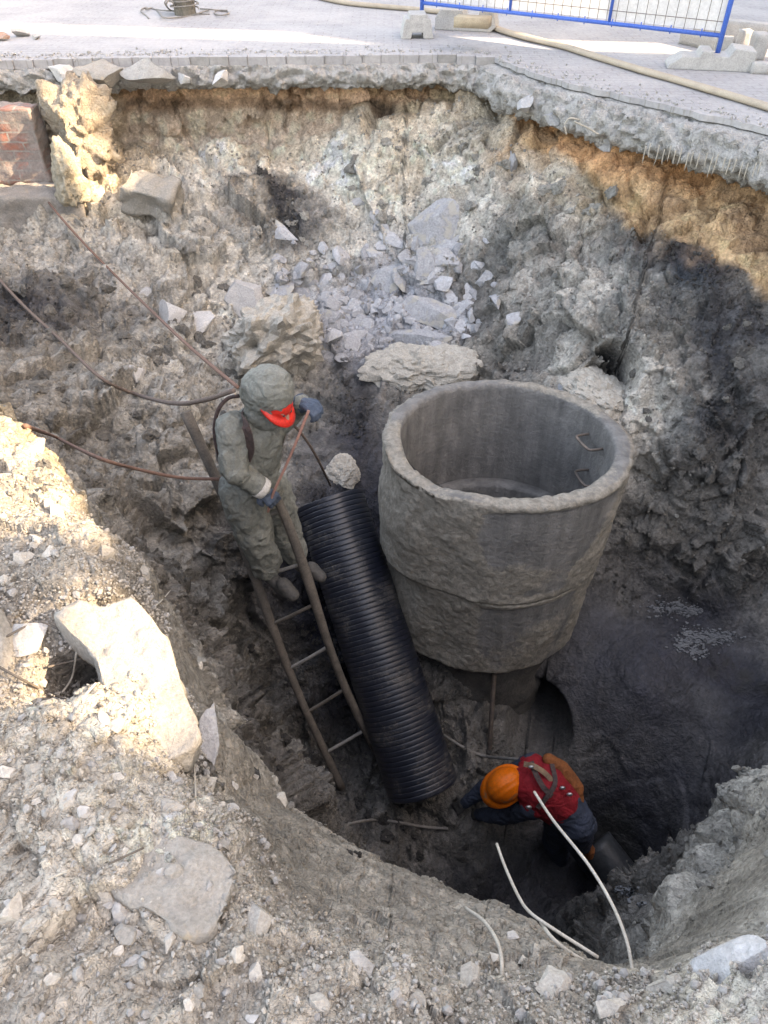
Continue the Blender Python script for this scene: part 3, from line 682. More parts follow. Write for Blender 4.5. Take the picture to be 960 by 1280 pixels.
# near heap stones
for px, py, a, b_, m, lab in ((35,800,56,62,M_rock,'upright grey stone left of the big pale slab'),(8,815,30,80,M_slab,'white stone at the left border beside upright grey stone'),(262,935,32,78,M_bluerock,'dark grey slab stone hanging over the pit edge'),(17,1137,28,32,M_fg,'rounded tan stone at the far left of the heap'),(82,1007,22,18,M_fg,None),(105,1015,20,16,M_rock,None),
        (212,1007,34,18,M_fg,'flat pale stone below the end of the big slab'),(202,1095,14,13,M_rock,None),(218,1094,22,20,M_fg,None),(150,1145,24,22,M_rock,None),(155,1170,26,22,M_fg,None),(170,1168,18,16,M_rock,None),(212,1177,20,20,M_fg,'round pale stone just under the half-buried slab'),
        (325,1150,34,42,M_fg,'squarish beige stone right of the half-buried slab'),(447,1212,38,30,M_rock,'white chunk near the bottom middle of the heap'),(320,1215,22,22,M_fg,None),(397,1255,24,26,M_fg,None),(167,1203,30,16,M_rock,None),(587,1222,36,28,M_fg,'beige stone at the foot of the shortest rod'),
        (642,1170,16,12,M_rock,None),(620,1200,14,12,M_fg,None),(250,1240,22,20,M_fg,None),(60,1230,18,14,M_fg,None),(130,900,18,14,M_rock,None),(40,960,20,14,M_fg,None),(520,1255,26,22,M_fg,None),(900,1205,90,44,M_bluerock,'broad bluish-white slab stone at the lower right edge'),
        (835,1235,40,28,M_fg,'sandy lump in front of the bluish-white slab stone'),(760,1262,44,30,M_fg,'pale lump at the bottom edge right of the rods'),(70,640,26,20,M_fg,None),(30,700,26,22,M_fg,None),(130,690,24,18,M_fg,None),(10,600,26,22,M_slab,None),(45,560,22,26,M_slab,None),(180,720,20,16,M_fg,None),(690,1235,34,26,M_fg,None)):
    rock(px, py, a, b_, m, .65, None, 'stone', lab or 'palm-sized pale stone lying loose on the near heap', 'stone', None if lab else 'stones on the near heap', sub=4, lift=.12, bump=.1)
for _ in range(110):
    px = rnd.uniform(0, 960) if rnd.random() < .5 else rnd.uniform(0, 300); py = rnd.uniform(960, 1275) if rnd.random() < .7 else rnd.uniform(540, 960)
    p, n = pick(px, py)
    if proj(p)[2] > 2.6: continue
    a = 8+14*rnd.random()**2
    rock(px, py, a, a*rnd.uniform(.6, .95), rnd.choice((M_fg, M_rock, M_fg)), .7, None, 'small_stone', 'walnut-sized stone scattered on the near heap', 'stone', 'small stones scattered on the near heap', sub=3, lift=.1, bump=.12)
# gravel: uncountable crumbs, one mesh per tint
def scatter(name, cand, wts, n_, s0, s1, mat, label, cat, seed, pw=3.0):
    r = np.random.RandomState(seed); wts = wts/wts.sum(); idx = r.choice(cand, n_, p=wts)
    V0, F0 = ICO[1]; vs = []; fs = []
    for k, i in enumerate(idx):
        s = s0+(s1-s0)*r.rand()**pw; s *= .5
        A = r.normal(size=(3, 3)); Qm, _ = np.linalg.qr(A)
        v = (V0*(1+.28*r.uniform(-1, 1, (len(V0), 1))))*np.array([1, r.uniform(.6, 1), r.uniform(.45, .8)])*s
        vs.append(v@Qm.T+Vd[i]+Nd[i]*s*.25+r.normal(size=3)*.004); fs.append(F0+len(V0)*k)
    me = mesh_np(name, np.concatenate(vs), np.concatenate(fs), mat, False)
    return ob(name, me, label=label, cat=cat, kind='stuff')
area = np.linalg.norm(np.cross(np.roll(Vg, -1, 0)-Vg, np.roll(Vg, -1, 1)-Vg), axis=-1).reshape(-1)
inv_ = (su > -80) & (su < 1040) & (sv > -60) & (sv < 1360) & (Vd[:, 1] > 0) & (Nd[:, 2] > .25)
dens = .4+.9*sstep(-.2, .4, fbm(Vd, .35, 3, 301))
nearm = inv_ & (camd < 2.8) & (Vd[:, 2] > -.26)
ci = np.nonzero(nearm)[0]; wt = area[ci]*dens[ci]/camd[ci]
scatter('gravel', ci, wt, 30000, .0025, .014, M_fg, 'pale crumbs and grit strewn over the near heap', 'gravel', 11)
scatter('pebbles', ci, wt, 1500, .008, .030, M_rock, 'grey pebbles strewn over the near heap', 'pebbles', 12)
farm = inv_ & (camd > 2.6) & (sdn < -.15) & (np.hypot(Vd[:, 0]-RX, Vd[:, 1]-RY) > .9) & (wet < .35) & (rgh > .5) & (sandk < .3)
lum = colr.mean(1)
ci = np.nonzero(farm & (lum > .17))[0]; scatter('pale_crumbs', ci, area[ci]*dens[ci], 10000, .010, .045, M_clod, 'pale soil crumbs strewn over the far banks', 'soil crumbs', 13)
ci = np.nonzero(farm & (lum <= .17) & (lum > .10))[0]; scatter('grey_crumbs', ci, area[ci]*dens[ci], 7000, .010, .045, M_mid, 'grey brown soil crumbs strewn over the middle banks', 'soil crumbs', 16)
ci = np.nonzero((sdn > .02) & (sdn < .7) & inv_ & (Vd[:, 1] > 5))[0]; zs_ = Vd[:, 2].copy(); Vd[:, 2] = np.where(sdn > .02, .003, Vd[:, 2]); scatter('edge_crumbs', ci, area[ci]*(.75-sdn[ci])**3, 2600, .006, .03, M_crust, 'pale crumbs spilled on the paving along the pit edge', 'crumbs', 17); Vd[:, 2] = zs_
ci = np.nonzero(farm & (lum <= .10))[0]; scatter('dark_crumbs', ci, area[ci]*dens[ci], 4000, .010, .045, M_dark, 'dark soil crumbs strewn over the lower banks', 'soil crumbs', 14)

# ---- concrete slabs of the near heap (outline from the photo, real thickness, lying on the heap)
def slab(name, pts, zs, th_, mat, label, seed):
    pts3 = np.array([at_z(px, py, z) for (px, py), z in zip(pts, zs)])
    c = pts3.mean(0); U, s_, Vt = np.linalg.svd(pts3-c); n = Vt[2]*np.sign(Vt[2][2]); R = frame(n); L2 = (pts3-c)@R
    pl = resample(np.vstack([L2[:, :2], L2[:1, :2]]), .015); k = len(pl); cc = pl.mean(0)
    V = []; Fc = []; rings = [(1-q, 0.0) for q in np.linspace(1, .0, 22)[:-1]]+[(.995, 0), (1.0, .10), (1.02, .3), (1.0, .6), (.99, .85), (.94, 1.0), (.5, 1.0), (.02, 1.0)]
    for q, t in rings:
        q = max(q, .004); V += [(cc[0]+(p[0]-cc[0])*q, cc[1]+(p[1]-cc[1])*q, -t*th_) for p in pl]
    V = np.array(V)
    n_r = len(rings); Fc = [(i*k+j, i*k+(j+1) % k, (i+1)*k+(j+1) % k, (i+1)*k+j) for i in range(n_r-1) for j in range(k)]
    me = mesh_np(name, V, Fc, mat); 
    top = V[:, 2] > -.001*th_
    V[:, 2] += np.where(top, .018*fbm(V+seed, .12, 4, seed)+.008*fbm(V+seed, .03, 3, seed+3), 0)
    rr = np.c_[V[:, :2]-cc, V[:, 2]*0]; rr /= np.linalg.norm(rr, axis=1, keepdims=True)+1e-9
    V += rr*((~top)*.035*fbm(V+seed, .06, 3, seed+5))[:, None]
    me.vertices.foreach_set('co', V.astype(np.float32).ravel()); me.update()
    o = ob(name, me, label=label, cat='slab'); o.matrix_world = mat4(R, c); return o
slab('concrete_slab', [(68,775),(98,752),(128,756),(165,745),(186,768),(212,808),(232,872),(252,922),(238,945),(214,950),(190,925),(165,905),(140,880),(128,850),(118,815),(92,795)],
     [.02,.03,.03,.02,.0,-.02,-.04,-.06,-.06,-.04,-.02,.0,.005,.005,.01,.02], .10, M_slab, 'big pale sunlit concrete slab jutting from the near heap', 3)
slab('concrete_slab', [(126,1100),(150,1060),(200,1045),(262,1052),(298,1085),(290,1120),(262,1172),(228,1168),(205,1148),(168,1128)],
     [.035,.015,.005,.0,.0,.005,.02,.04,.04,.04], .06, M_slab, 'dusty grey slab half buried in the near heap', 9)

# ---- brick wall with concrete footing in the left bank
def brick_mat():
    m, nt, b = newmat('red_brick'); L = nt.links.new
    tc = N(nt, 'ShaderNodeTexCoord'); mp = N(nt, 'ShaderNodeMapping'); mp.inputs['Rotation'].default_value = (PI/2, 0, 0); L(tc.outputs['Object'], mp.inputs['Vector'])
    nd = noise_node(nt, tc.outputs['Object'], 6, 3, .6); vv = mixc(nt, 'ADD', .03, mp.outputs[0], nd.outputs['Color'])
    bt = N(nt, 'ShaderNodeTexBrick'); L(vv, bt.inputs['Vector']); bt.inputs['Scale'].default_value = 1; bt.inputs['Brick Width'].default_value = .25; bt.inputs['Row Height'].default_value = .088
    bt.inputs['Mortar Size'].default_value = .009; bt.inputs['Color1'].default_value = (.42, .15, .10, 1); bt.inputs['Color2'].default_value = (.30, .13, .10, 1); bt.inputs['Mortar'].default_value = (.36, .32, .29, 1)
    n1 = noise_node(nt, tc.outputs['Object'], 3.5, 7, .7, .5); r = ramp(nt, n1.outputs['Fac'], [(.36, 0), (.54, .92)])
    col = mixc(nt, 'MIX', r.outputs['Color'], bt.outputs['Color'], (.24, .215, .20))
    n2 = noise_node(nt, tc.outputs['Object'], 40, 6, .7); r2 = ramp(nt, n2.outputs['Fac'], [(.3, .75), (.7, 1.2)]); col = mixc(nt, 'MULTIPLY', 1, col, r2.outputs['Color'])
    L(col, b.inputs['Base Color']); bp = N(nt, 'ShaderNodeBump'); bp.invert = True; bp.inputs['Distance'].default_value = .012; L(bt.outputs['Fac'], bp.inputs['Height'])
    bp2 = N(nt, 'ShaderNodeBump'); bp2.inputs['Distance'].default_value = .01; L(n2.outputs['Fac'], bp2.inputs['Height']); L(bp.outputs['Normal'], bp2.inputs['Normal']); L(bp2.outputs['Normal'], b.inputs['Normal'])
    b.inputs['Roughness'].default_value = .9; return m
def gridbox(name, x0, x1, y0, y1, z0, z1, step, amp, mat, seed, parent=None):
    import bmesh
    v, f = box_v(x0, x1, y0, y1, z0, z1); me = mesh_py(name, v, f, mat)
    bm = bmesh.new(); bm.from_mesh(me); bmesh.ops.recalc_face_normals(bm, faces=bm.faces)
    for ax, L_ in ((0, x1-x0), (1, y1-y0), (2, z1-z0)):
        nseg = max(1, int(L_/step))
        for k in range(1, nseg):
            c = [0, 0, 0]; c[ax] = (x0, y0, z0)[ax]+L_*k/nseg; no = [0, 0, 0]; no[ax] = 1
            bmesh.ops.bisect_plane(bm, geom=list(bm.verts)+list(bm.edges)+list(bm.faces), plane_co=c, plane_no=no)
    bm.to_mesh(me); bm.free()
    n = len(me.vertices); Vv = np.empty(n*3, np.float32); me.vertices.foreach_get('co', Vv); Vv = Vv.reshape(-1, 3).astype(float)
    Nn_ = np.empty(n*3, np.float32); me.vertices.foreach_get('normal', Nn_); Nn_ = Nn_.reshape(-1, 3)
    w1, w2, wi = worley(Vv, amp*4, seed)
    Vv += Nn_*(amp*fbm(Vv, .2, 4, seed)+amp*.6*(np.clip((w2-w1)*2, 0, 1)-.5))[:, None]; me.vertices.foreach_set('co', Vv.astype(np.float32).ravel()); me.update()
    me.polygons.foreach_set('use_smooth', [True]*len(me.polygons))
    return ob(name, me, parent)
bw = empty('brick_wall', (-4.4, 7.8, -.92), 'old red brick wall in the left bank standing on a concrete footing', 'wall')
gridbox('brickwork', -1.6, 1.02, 0, .25, -.02, .66, .03, .03, brick_mat(), 3, bw)
gridbox('footing', -1.6, 1.42, -.38, .30, -.52, -.022, .03, .035, rough_mat('footing_concrete', (.34,.31,.28), (.25,.23,.21), 5, .7, .95, .01, 60, spots=((.4,.3,.2),3,.64)), 5, bw)
# pale mortar lump at the end of the wall
p = at_Y(108, 165, 7.95)
v, f = rock_v(79, (.60, .5, .66), 5, 2, .35); dr = v/(np.linalg.norm(v, axis=1, keepdims=True)+1e-9); v = v+dr*(.075*worley(v, .13, 3, True)[3]+.035*worley(v, .05, 5, True)[3]+.09*fbm(v, .12, 5, 9, .65))[:, None]
o = ob('mortar_lump', mesh_np('mortar_lump', v, f, rough_mat('yellow_mortar', (.46,.41,.34), (.42,.33,.25), 7, 1., .95, .02, 45)), label='yellowish rugged lump of mortar and earth ending the brick wall', cat='mortar lump'); o.location = p
p = at_Y(88, 222, 7.5)
v, f = rock_v(78, (.30, .35, .50), 4, 6, .2); dr = v/(np.linalg.norm(v, axis=1, keepdims=True)+1e-9); v = v+dr*(.025*worley(v, .08, 3, True)[3]+.018*worley(v, .035, 5, True)[3]+.04*fbm(v, .1, 4, 9))[:, None]; o = ob('mortar_block', mesh_np('mortar_block', v, f, rough_mat('pale_mortar', (.55,.50,.40), (.45,.37,.26), 7, 1., .95, .02, 45)), label='pale mortar block at the corner of the concrete footing', cat='mortar lump'); o.location = p
p = at_Y(185, 245, 7.45)
gb = gridbox('footing_block', -.26, .26, -.16, .16, -.14, .14, .025, .07, rough_mat('block_concrete', (.36,.33,.29), (.27,.25,.22), 5, .7, .95, .01, 60), 15); gb.location = p+np.array([0, .12, -.03]); gb.rotation_euler = (.35, .2, -.15)
gb['label'] = 'tan broken concrete block right of the brick wall footing'; gb['category'] = 'block'

# ---- concrete well
def well():
    r = empty('concrete_well', (RX, RY, -1.33), 'wide mud-caked round concrete well standing in the pit', 'well')
    r.rotation_euler = (math.radians(-4.6), math.radians(.4), 0)
    mm, nt, b = newmat('well_concrete'); L = nt.links.new
    tc = N(nt, 'ShaderNodeTexCoord'); v = tc.outputs['Object']; at = N(nt, 'ShaderNodeAttribute', attribute_name='mud')
    n1 = noise_node(nt, v, 5, 8, .65, .4); c1 = ramp(nt, n1.outputs['Fac'], [(.35, (.145, .14, .136)), (.65, (.235, .225, .212))])
    mp = N(nt, 'ShaderNodeMapping'); mp.inputs['Scale'].default_value = (1, 1, .12); L(v, mp.inputs['Vector']); ns = noise_node(nt, mp.outputs[0], 14, 5, .6); rs = ramp(nt, ns.outputs['Fac'], [(.4, .75), (.6, 1.1)])
    cc = mixc(nt, 'MULTIPLY', .8, c1.outputs['Color'], rs.outputs['Color'])
    n2 = noise_node(nt, v, 26, 8, .7); c2 = ramp(nt, n2.outputs['Fac'], [(.3, (.15, .135, .112)), (.7, (.38, .345, .295))])
    ad = N(nt, 'ShaderNodeMath', operation='ADD'); L(at.outputs['Fac'], ad.inputs[0]); sc_ = N(nt, 'ShaderNodeMath', operation='MULTIPLY_ADD'); L(n2.outputs['Fac'], sc_.inputs[0]); sc_.inputs[1].default_value = .8; sc_.inputs[2].default_value = -.4; L(sc_.outputs[0], ad.inputs[1])
    rm = ramp(nt, ad.outputs[0], [(.35, 0), (.6, 1)]); col = mixc(nt, 'MIX', rm.outputs['Color'], cc, c2.outputs['Color']); L(col, b.inputs['Base Color'])
    bp = N(nt, 'ShaderNodeBump'); bp.inputs['Distance'].default_value = .024; bp.inputs['Strength'].default_value = .9; L(n2.outputs['Fac'], bp.inputs['Height']); L(bp.outputs['Normal'], b.inputs['Normal'])
    b.inputs['Roughness'].default_value = .75
    def ring(name, z1, z0, ro1, ro0, ri, mudk, seed, rimmud):
        prof = [(ri, z0)]+[(ri, z) for z in np.linspace(z0+.02, z1-.02, 30)]+[(ri+.01, z1), ((ri+ro1)/2, z1+.004), (ro1-.012, z1)]+[(ro1+(ro0-ro1)*(z1-z)/(z1-z0), z) for z in np.linspace(z1-.015, z0, 60)]
        prof.append(((ri+ro0)/2, z0)); prof.append((ri, z0))
        A = 300; an = np.linspace(0, 2*PI, A, endpoint=False); prof = np.array(prof); K = len(prof)
        Vv = np.stack([np.outer(np.cos(an), prof[:, 0]), np.outer(np.sin(an), prof[:, 0]), np.tile(prof[:, 1], (A, 1))], -1).reshape(-1, 3)
        outer = np.tile(np.arange(K) > 33, A); outer &= np.tile(np.arange(K) < K-2, A)
        ang = np.repeat(an, K); zz = Vv[:, 2]; rel = (z1-zz)/(z1-z0)
        left = np.cos(ang-math.radians(195)); right = np.cos(ang-math.radians(-15))
        mud = .35*fbm(Vv, .3, 4, seed)+.5*fbm(Vv, .9, 2, seed+1)+mudk
        mud += 1.3*sstep(.35, .85, left)+.55*sstep(.8, 1, right)+rimmud*sstep(.10, .0, rel)+.45*sstep(.10, .0, np.abs(rel-(1 if rimmud else 0)))
        mud = np.where(outer, mud, -.3+.3*fbm(Vv, .4, 3, seed+9)+rimmud*.7*sstep(.05, 0, rel))
        mk = sstep(.1, .6, mud); rad = np.c_[np.cos(ang), np.sin(ang), ang*0]
        w1, w2, wi = worley(Vv, .07, seed+2)
        lump = (np.clip((w2-w1)*2, 0, 1)**.6*(.3+wi))
        disp = outer*(mk*(.014+.008*lump+.032*fbm(Vv, .32, 6, seed+4, .62))+.10*sstep(.75, 1, left)*sstep(.1, .6, rel)*mk*.8+.003*fbm(Vv, .16, 5, seed, .65))
        Vv = Vv+rad*disp[:, None]
        top = np.tile((np.arange(K) >= 30) & (np.arange(K) <= 34), A)
        chip = fbm(Vv, .10, 3, seed+6); Vv[:, 2] += top*rimmud*(.012*chip+.016*lump*mk)
        Vv[:, 2] -= top*rimmud*.045*sstep(.85, 1, np.cos(ang-math.radians(215)))
        ii, jj = np.meshgrid(np.arange(A), np.arange(K-1), indexing='ij'); i2 = (ii+1) % A
        Fc = np.stack([ii*K+jj, i2*K+jj, i2*K+jj+1, ii*K+jj+1], -1).reshape(-1, 4)
        me = mesh_np(name, Vv, Fc, mm); a = me.attributes.new('mud', 'FLOAT', 'POINT'); a.data.foreach_set('value', np.clip(mk*.9, 0, 1).astype(np.float32)); return ob(name, me, r)
    ring('upper_ring', 0, -.83, .805, .745, .705, .16, 3, 1)
    ring('lower_ring', -.833, -1.60, .742, .668, .60, .25, 13, 0)
    # base under the rings
    A, K = 120, 24; an = np.linspace(0, 2*PI, A, endpoint=False); zz = np.linspace(-1.6, -2.5, K); rr = np.linspace(.56, .52, K)
    Vv = np.stack([np.outer(np.cos(an), rr), np.outer(np.sin(an), rr), np.tile(zz, (A, 1))], -1).reshape(-1, 3); Vv[:, :2] *= (1+.10*fbm(Vv, .2, 4, 5))[:, None]
    ii, jj = np.meshgrid(np.arange(A), np.arange(K-1), indexing='ij'); i2 = (ii+1) % A
    ob('base', mesh_np('base', Vv, np.stack([ii*K+jj, i2*K+jj, i2*K+jj+1, ii*K+jj+1], -1).reshape(-1, 4), rough_mat('muddy_base', (.13,.12,.11), (.07,.066,.062), 8, .8, .8, .01, 50)), r)
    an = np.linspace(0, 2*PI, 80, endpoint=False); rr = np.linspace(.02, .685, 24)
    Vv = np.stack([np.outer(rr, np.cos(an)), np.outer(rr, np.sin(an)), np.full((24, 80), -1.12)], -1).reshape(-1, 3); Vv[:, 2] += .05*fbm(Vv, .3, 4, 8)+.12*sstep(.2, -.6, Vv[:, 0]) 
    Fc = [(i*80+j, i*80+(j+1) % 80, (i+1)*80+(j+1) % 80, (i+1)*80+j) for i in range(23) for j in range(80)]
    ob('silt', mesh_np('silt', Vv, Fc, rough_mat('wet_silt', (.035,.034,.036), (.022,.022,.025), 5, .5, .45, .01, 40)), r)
    for az, z in ((math.radians(16), -.16), (math.radians(10), -.42)):
        R0 = .72; c = np.array([math.cos(az), math.sin(az), 0]); t = np.array([-c[1], c[0], 0])
        pts = [c*(R0)+t*.10, c*(R0-.10)+t*.10, c*(R0-.13)+t*.07, c*(R0-.13)-t*.07, c*(R0-.10)-t*.10, c*R0-t*.10]
        tube('step_iron', [q+np.array([0, 0, z]) for q in pts], .010, M_steel, r, 8, 3)
    return r
well()
tube('metal_bar', [at_z(618, 842, -3.02), at_z(614, 900, -3.35), at_z(612, 940, -3.62)], .018, M_steel, label='upright rusty bar stuck in mud against the well base', cat='bar')

# ---- corrugated pipe
def pipe():
    A = at_z(529, 985, -3.50); B = at_z(410, 619, -2.0); L_ = np.linalg.norm(B-A); ax = (B-A)/L_
    m, nt, b = newmat('black_plastic'); L = nt.links.new
    tc = N(nt, 'ShaderNodeTexCoord'); v = tc.outputs['Object']
    n1 = noise_node(nt, v, 4, 6, .6); n2 = noise_node(nt, v, 55, 6, .75)
    mlt = N(nt, 'ShaderNodeMath', operation='MULTIPLY'); L(n1.outputs['Fac'], mlt.inputs[0]); L(n2.outputs['Fac'], mlt.inputs[1])
    r = ramp(nt, mlt.outputs[0], [(.27, (.013, .016, .026)), (.40, (.12, .11, .10))]); L(r.outputs['Color'], b.inputs['Base Color'])
    rr = ramp(nt, mlt.outputs[0], [(.25, .34), (.4, .75)]); L(rr.outputs['Color'], b.inputs['Roughness']); b.inputs['Specular IOR Level'].default_value = .6
    prof = []; pitch = .037; n = int(L_/pitch); R0 = .262
    for k in range(n):
        z = k*pitch
        for f_, rr_ in ((.0, -.007), (.08, -.006), (.18, -.0006), (.26, .0), (.86, .0), (.94, -.0006)): prof.append((R0+rr_, z+f_*pitch))
    prof.append((R0-.012, n*pitch)); prof += [(R0-.03, n*pitch)]+[(R0-.03, z) for z in np.linspace(n*pitch, 0, 30)]+[(R0-.012, 0)]
    prof = np.array(prof); K = len(prof); Aa = 96; an = np.linspace(0, 2*PI, Aa, endpoint=False)
    V = np.stack([np.outer(np.cos(an), prof[:, 0]), np.outer(np.sin(an), prof[:, 0]), np.tile(prof[:, 1], (Aa, 1))], -1).reshape(-1, 3)
    ii, jj = np.meshgrid(np.arange(Aa), np.arange(K-1), indexing='ij'); i2 = (ii+1) % Aa
    Fc = np.stack([ii*K+jj, i2*K+jj, i2*K+jj+1, ii*K+jj+1], -1).reshape(-1, 4)
    me = mesh_np('corrugated_pipe', V, Fc, m); o = ob('corrugated_pipe', me, label='black ribbed plastic pipe leaning in the pit beside the well', cat='pipe')
    o.matrix_world = mat4(frame(ax), A)
pipe()

# ---- ladder
def ladder():
    A = at_z(232, 515, -.97); B = at_z(425, 985, -3.70); R_t = at_z(336, 612, -1.28); R_b = at_z(480, 965, -3.66)
    r = empty('ladder', B, 'long muddy home-made ladder the hooded worker stands on', 'ladder')
    def L_(t): return A+(B-A)*t+np.array([.02, 0, 0])*math.sin(t*7)
    tube('rail', [L_(t)-B for t in np.linspace(0, 1, 9)], [.036, .030, .033, .028, .032], M_wood, r, 10, 6)
    def Rr(t): return R_t+(R_b-R_t)*t+np.array([.03, 0, .01])*math.sin(t*6+1)
    tube('rail', [Rr(t)-B for t in np.linspace(0, 1, 9)], [.026, .034, .028, .030, .026], M_wood, r, 10, 6)
    for (a, b_) in (((268,613),(336,590)),((290,660),(345,640)),((320,722),(385,702)),((342,780),(400,752)),((365,834),(420,805)),((388,888),(440,857)),((409,940),(459,911))):
        # point on each rail nearest the wanted pixel
        def near(fn, q):
            ts = np.linspace(0, 1, 300); pr_ = np.array([fn(t) for t in ts]); u, v, _ = proj(pr_); return pr_[np.argmin((u-q[0])**2+(v-q[1])**2)]
        p0, p1 = near(L_, a), near(Rr, b_); dv = (p1-p0)
        tube('rung', [p0-dv*.06-B, p0+dv*.5-B+np.array([0, 0, -.006]), p1+dv*.05-B], .0125, M_ropeg if rnd.random() < .5 else M_wood, r, 8, 4)
ladder()

# ---- ropes, cables and rods
def rope(name, pts, rad, mat, label, cat='rope', flat=1., seg=7):
    return tube(name, pts, rad, mat, None, seg, 8, flat, label=label, cat=cat)
rope('rope', [lay(4,172,.03), lay(28,208,.05), lay(60,252,.08), lay(100,298,.14), lay(150,350,.2), at_Y(220,418,4.4), at_Y(262,455,3.7), at_Y(297,484,3.32)], .011, M_brown, 'long brown rope running from the brick wall down to the worker')
rope('rope', [lay(-12,340,.10), lay(30,382,.10), lay(75,425,.10), lay(125,472,.10), lay(170,492,.06), at_Y(215,504,3.9), at_Y(255,500,3.5), at_Y(292,488,3.3)], .014, M_rope, 'dark thick rope sagging across the left bank to the worker')
rope('rope', [lay(36,528,.02), lay(70,548,.4), at_Y(120,571,3.0), at_Y(170,586,3.15), at_Y(225,597,3.3), at_Y(278,599,3.4)], .010, M_brown, 'thin brown rope from the near heap to the ladder')
rope('cable', [lay(555,918,.03), lay(580,935,.04), lay(605,945,.05), at_z(635,948,-3.3), at_z(662,950,-3.15)], .011, M_ropeg, 'grey safety line leading to the worker in the orange helmet')
rope('cable', [lay(432,1030,.015), lay(465,1024,.015), lay(500,1028,.015), lay(530,1034,.02), lay(560,1035,.02)], .011, M_ropeg, 'short grey cable lying on the mud below the pipe')
rope('rope', [at_Y(352,520,3.45), at_Y(375,540,3.7), at_Y(395,570,3.95), lay(413,607,.12)], .009, M_rope, 'thin rope looping from the worker to the upper pipe end')
rope('bar', [at_Y(386,513,3.33), at_Y(372,548,3.28), at_Y(357,583,3.24), at_Y(341,618,3.2), at_Y(335,640,3.2)], .008, M_pink, 'thin reddish metal bar held by the hooded worker', 'bar')
rope('bar', [at_Y(364,508,3.5), at_Y(358,535,3.5), at_Y(349,568,3.5)], .009, M_wood, 'dark short bar hanging beside the worker chest', 'bar')
def rod(pts, rad, label):
    pb = lay(pts[-1][0], pts[-1][1], 0); f_ = (proj(pb)[2]+.02)/pts[-1][2]; return rope('rod', [at_d(q[0], q[1], q[2]*f_*(1-.02*math.sin(PI*i/(len(pts)-1)))) for i, q in enumerate(pts)], rad, M_rod, label, 'rod', seg=10)
rod([(668,990,2.6),(692,1026,2.45),(735,1080,2.28),(765,1130,2.15),(783,1175,2.05),(791,1215,1.98)], .0042, 'tallest pale rod rising from the heap in front of the worker')
rod([(621,1055,2.45),(632,1085,2.35),(648,1120,2.25),(662,1140,2.18),(690,1160,2.1),(748,1197,2.02)], .0042, 'bent pale rod rising from the heap, middle one')
rod([(676,1153,2.13),(688,1170,2.08),(706,1186,2.05),(735,1205,2.0)], .0048, 'short pale rod lying beside the bent one')
rod([(582,1135,2.2),(605,1152,2.1),(621,1176,2.0),(627,1200,1.92),(627,1225,1.86)], .0045, 'shortest thin curved rod at the left of the group')
for i, pts in enumerate((((60,836),(90,828),(108,822)),((78,866),(88,842),(96,816)),((-10,830),(30,850),(70,868),(128,884)),((105,872),(118,850)),((0,800),(50,778),(95,800)),((190,760),(205,750),(214,738)),((228,965),(232,950)),((245,995),(243,955)),((135,1080),(180,1060)),((60,1100),(85,1088)))):
    rope('twig', [lay(px, py, .03) for px, py in pts], .0035 if i < 5 else .0025, M_rod if i % 2 else M_wood, 'dry twig poking out of the near heap', 'twig', seg=5)['group'] = 'dry twigs in the near heap'
# roots under the road edge
for i in range(20):
    px = 806+i*7.6+rnd.uniform(-2, 2); py = 186+(px-806)*.17+rnd.uniform(-2, 4); e = at_z(px, 110+(px-650)*.235, 0); p = at_Y(px, py, e[1]-.22)
    L_ = rnd.uniform(.05, .12); o = tube('rootlet', [p+np.array([0, 0, .04]), p-np.array([0, 0, L_*.5]), p+np.array([rnd.uniform(-.01, .01), 0, -L_])], [.0045, .004, .001], M_rod, None, 6, 3, label='thin pale icicle hanging under the broken road edge', cat='rootlet', group='icicles under the road edge')
for pts in (((705,156),(712,148),(725,150)),((708,168),(706,158)),((718,152),(735,160),(748,168))):
    rope('root', [at_Y(px, py, 5.9) for px, py in pts], .006, M_rod, 'pale root dangling under the road edge beside the bluish stones', 'root')['group'] = 'roots under the road edge'

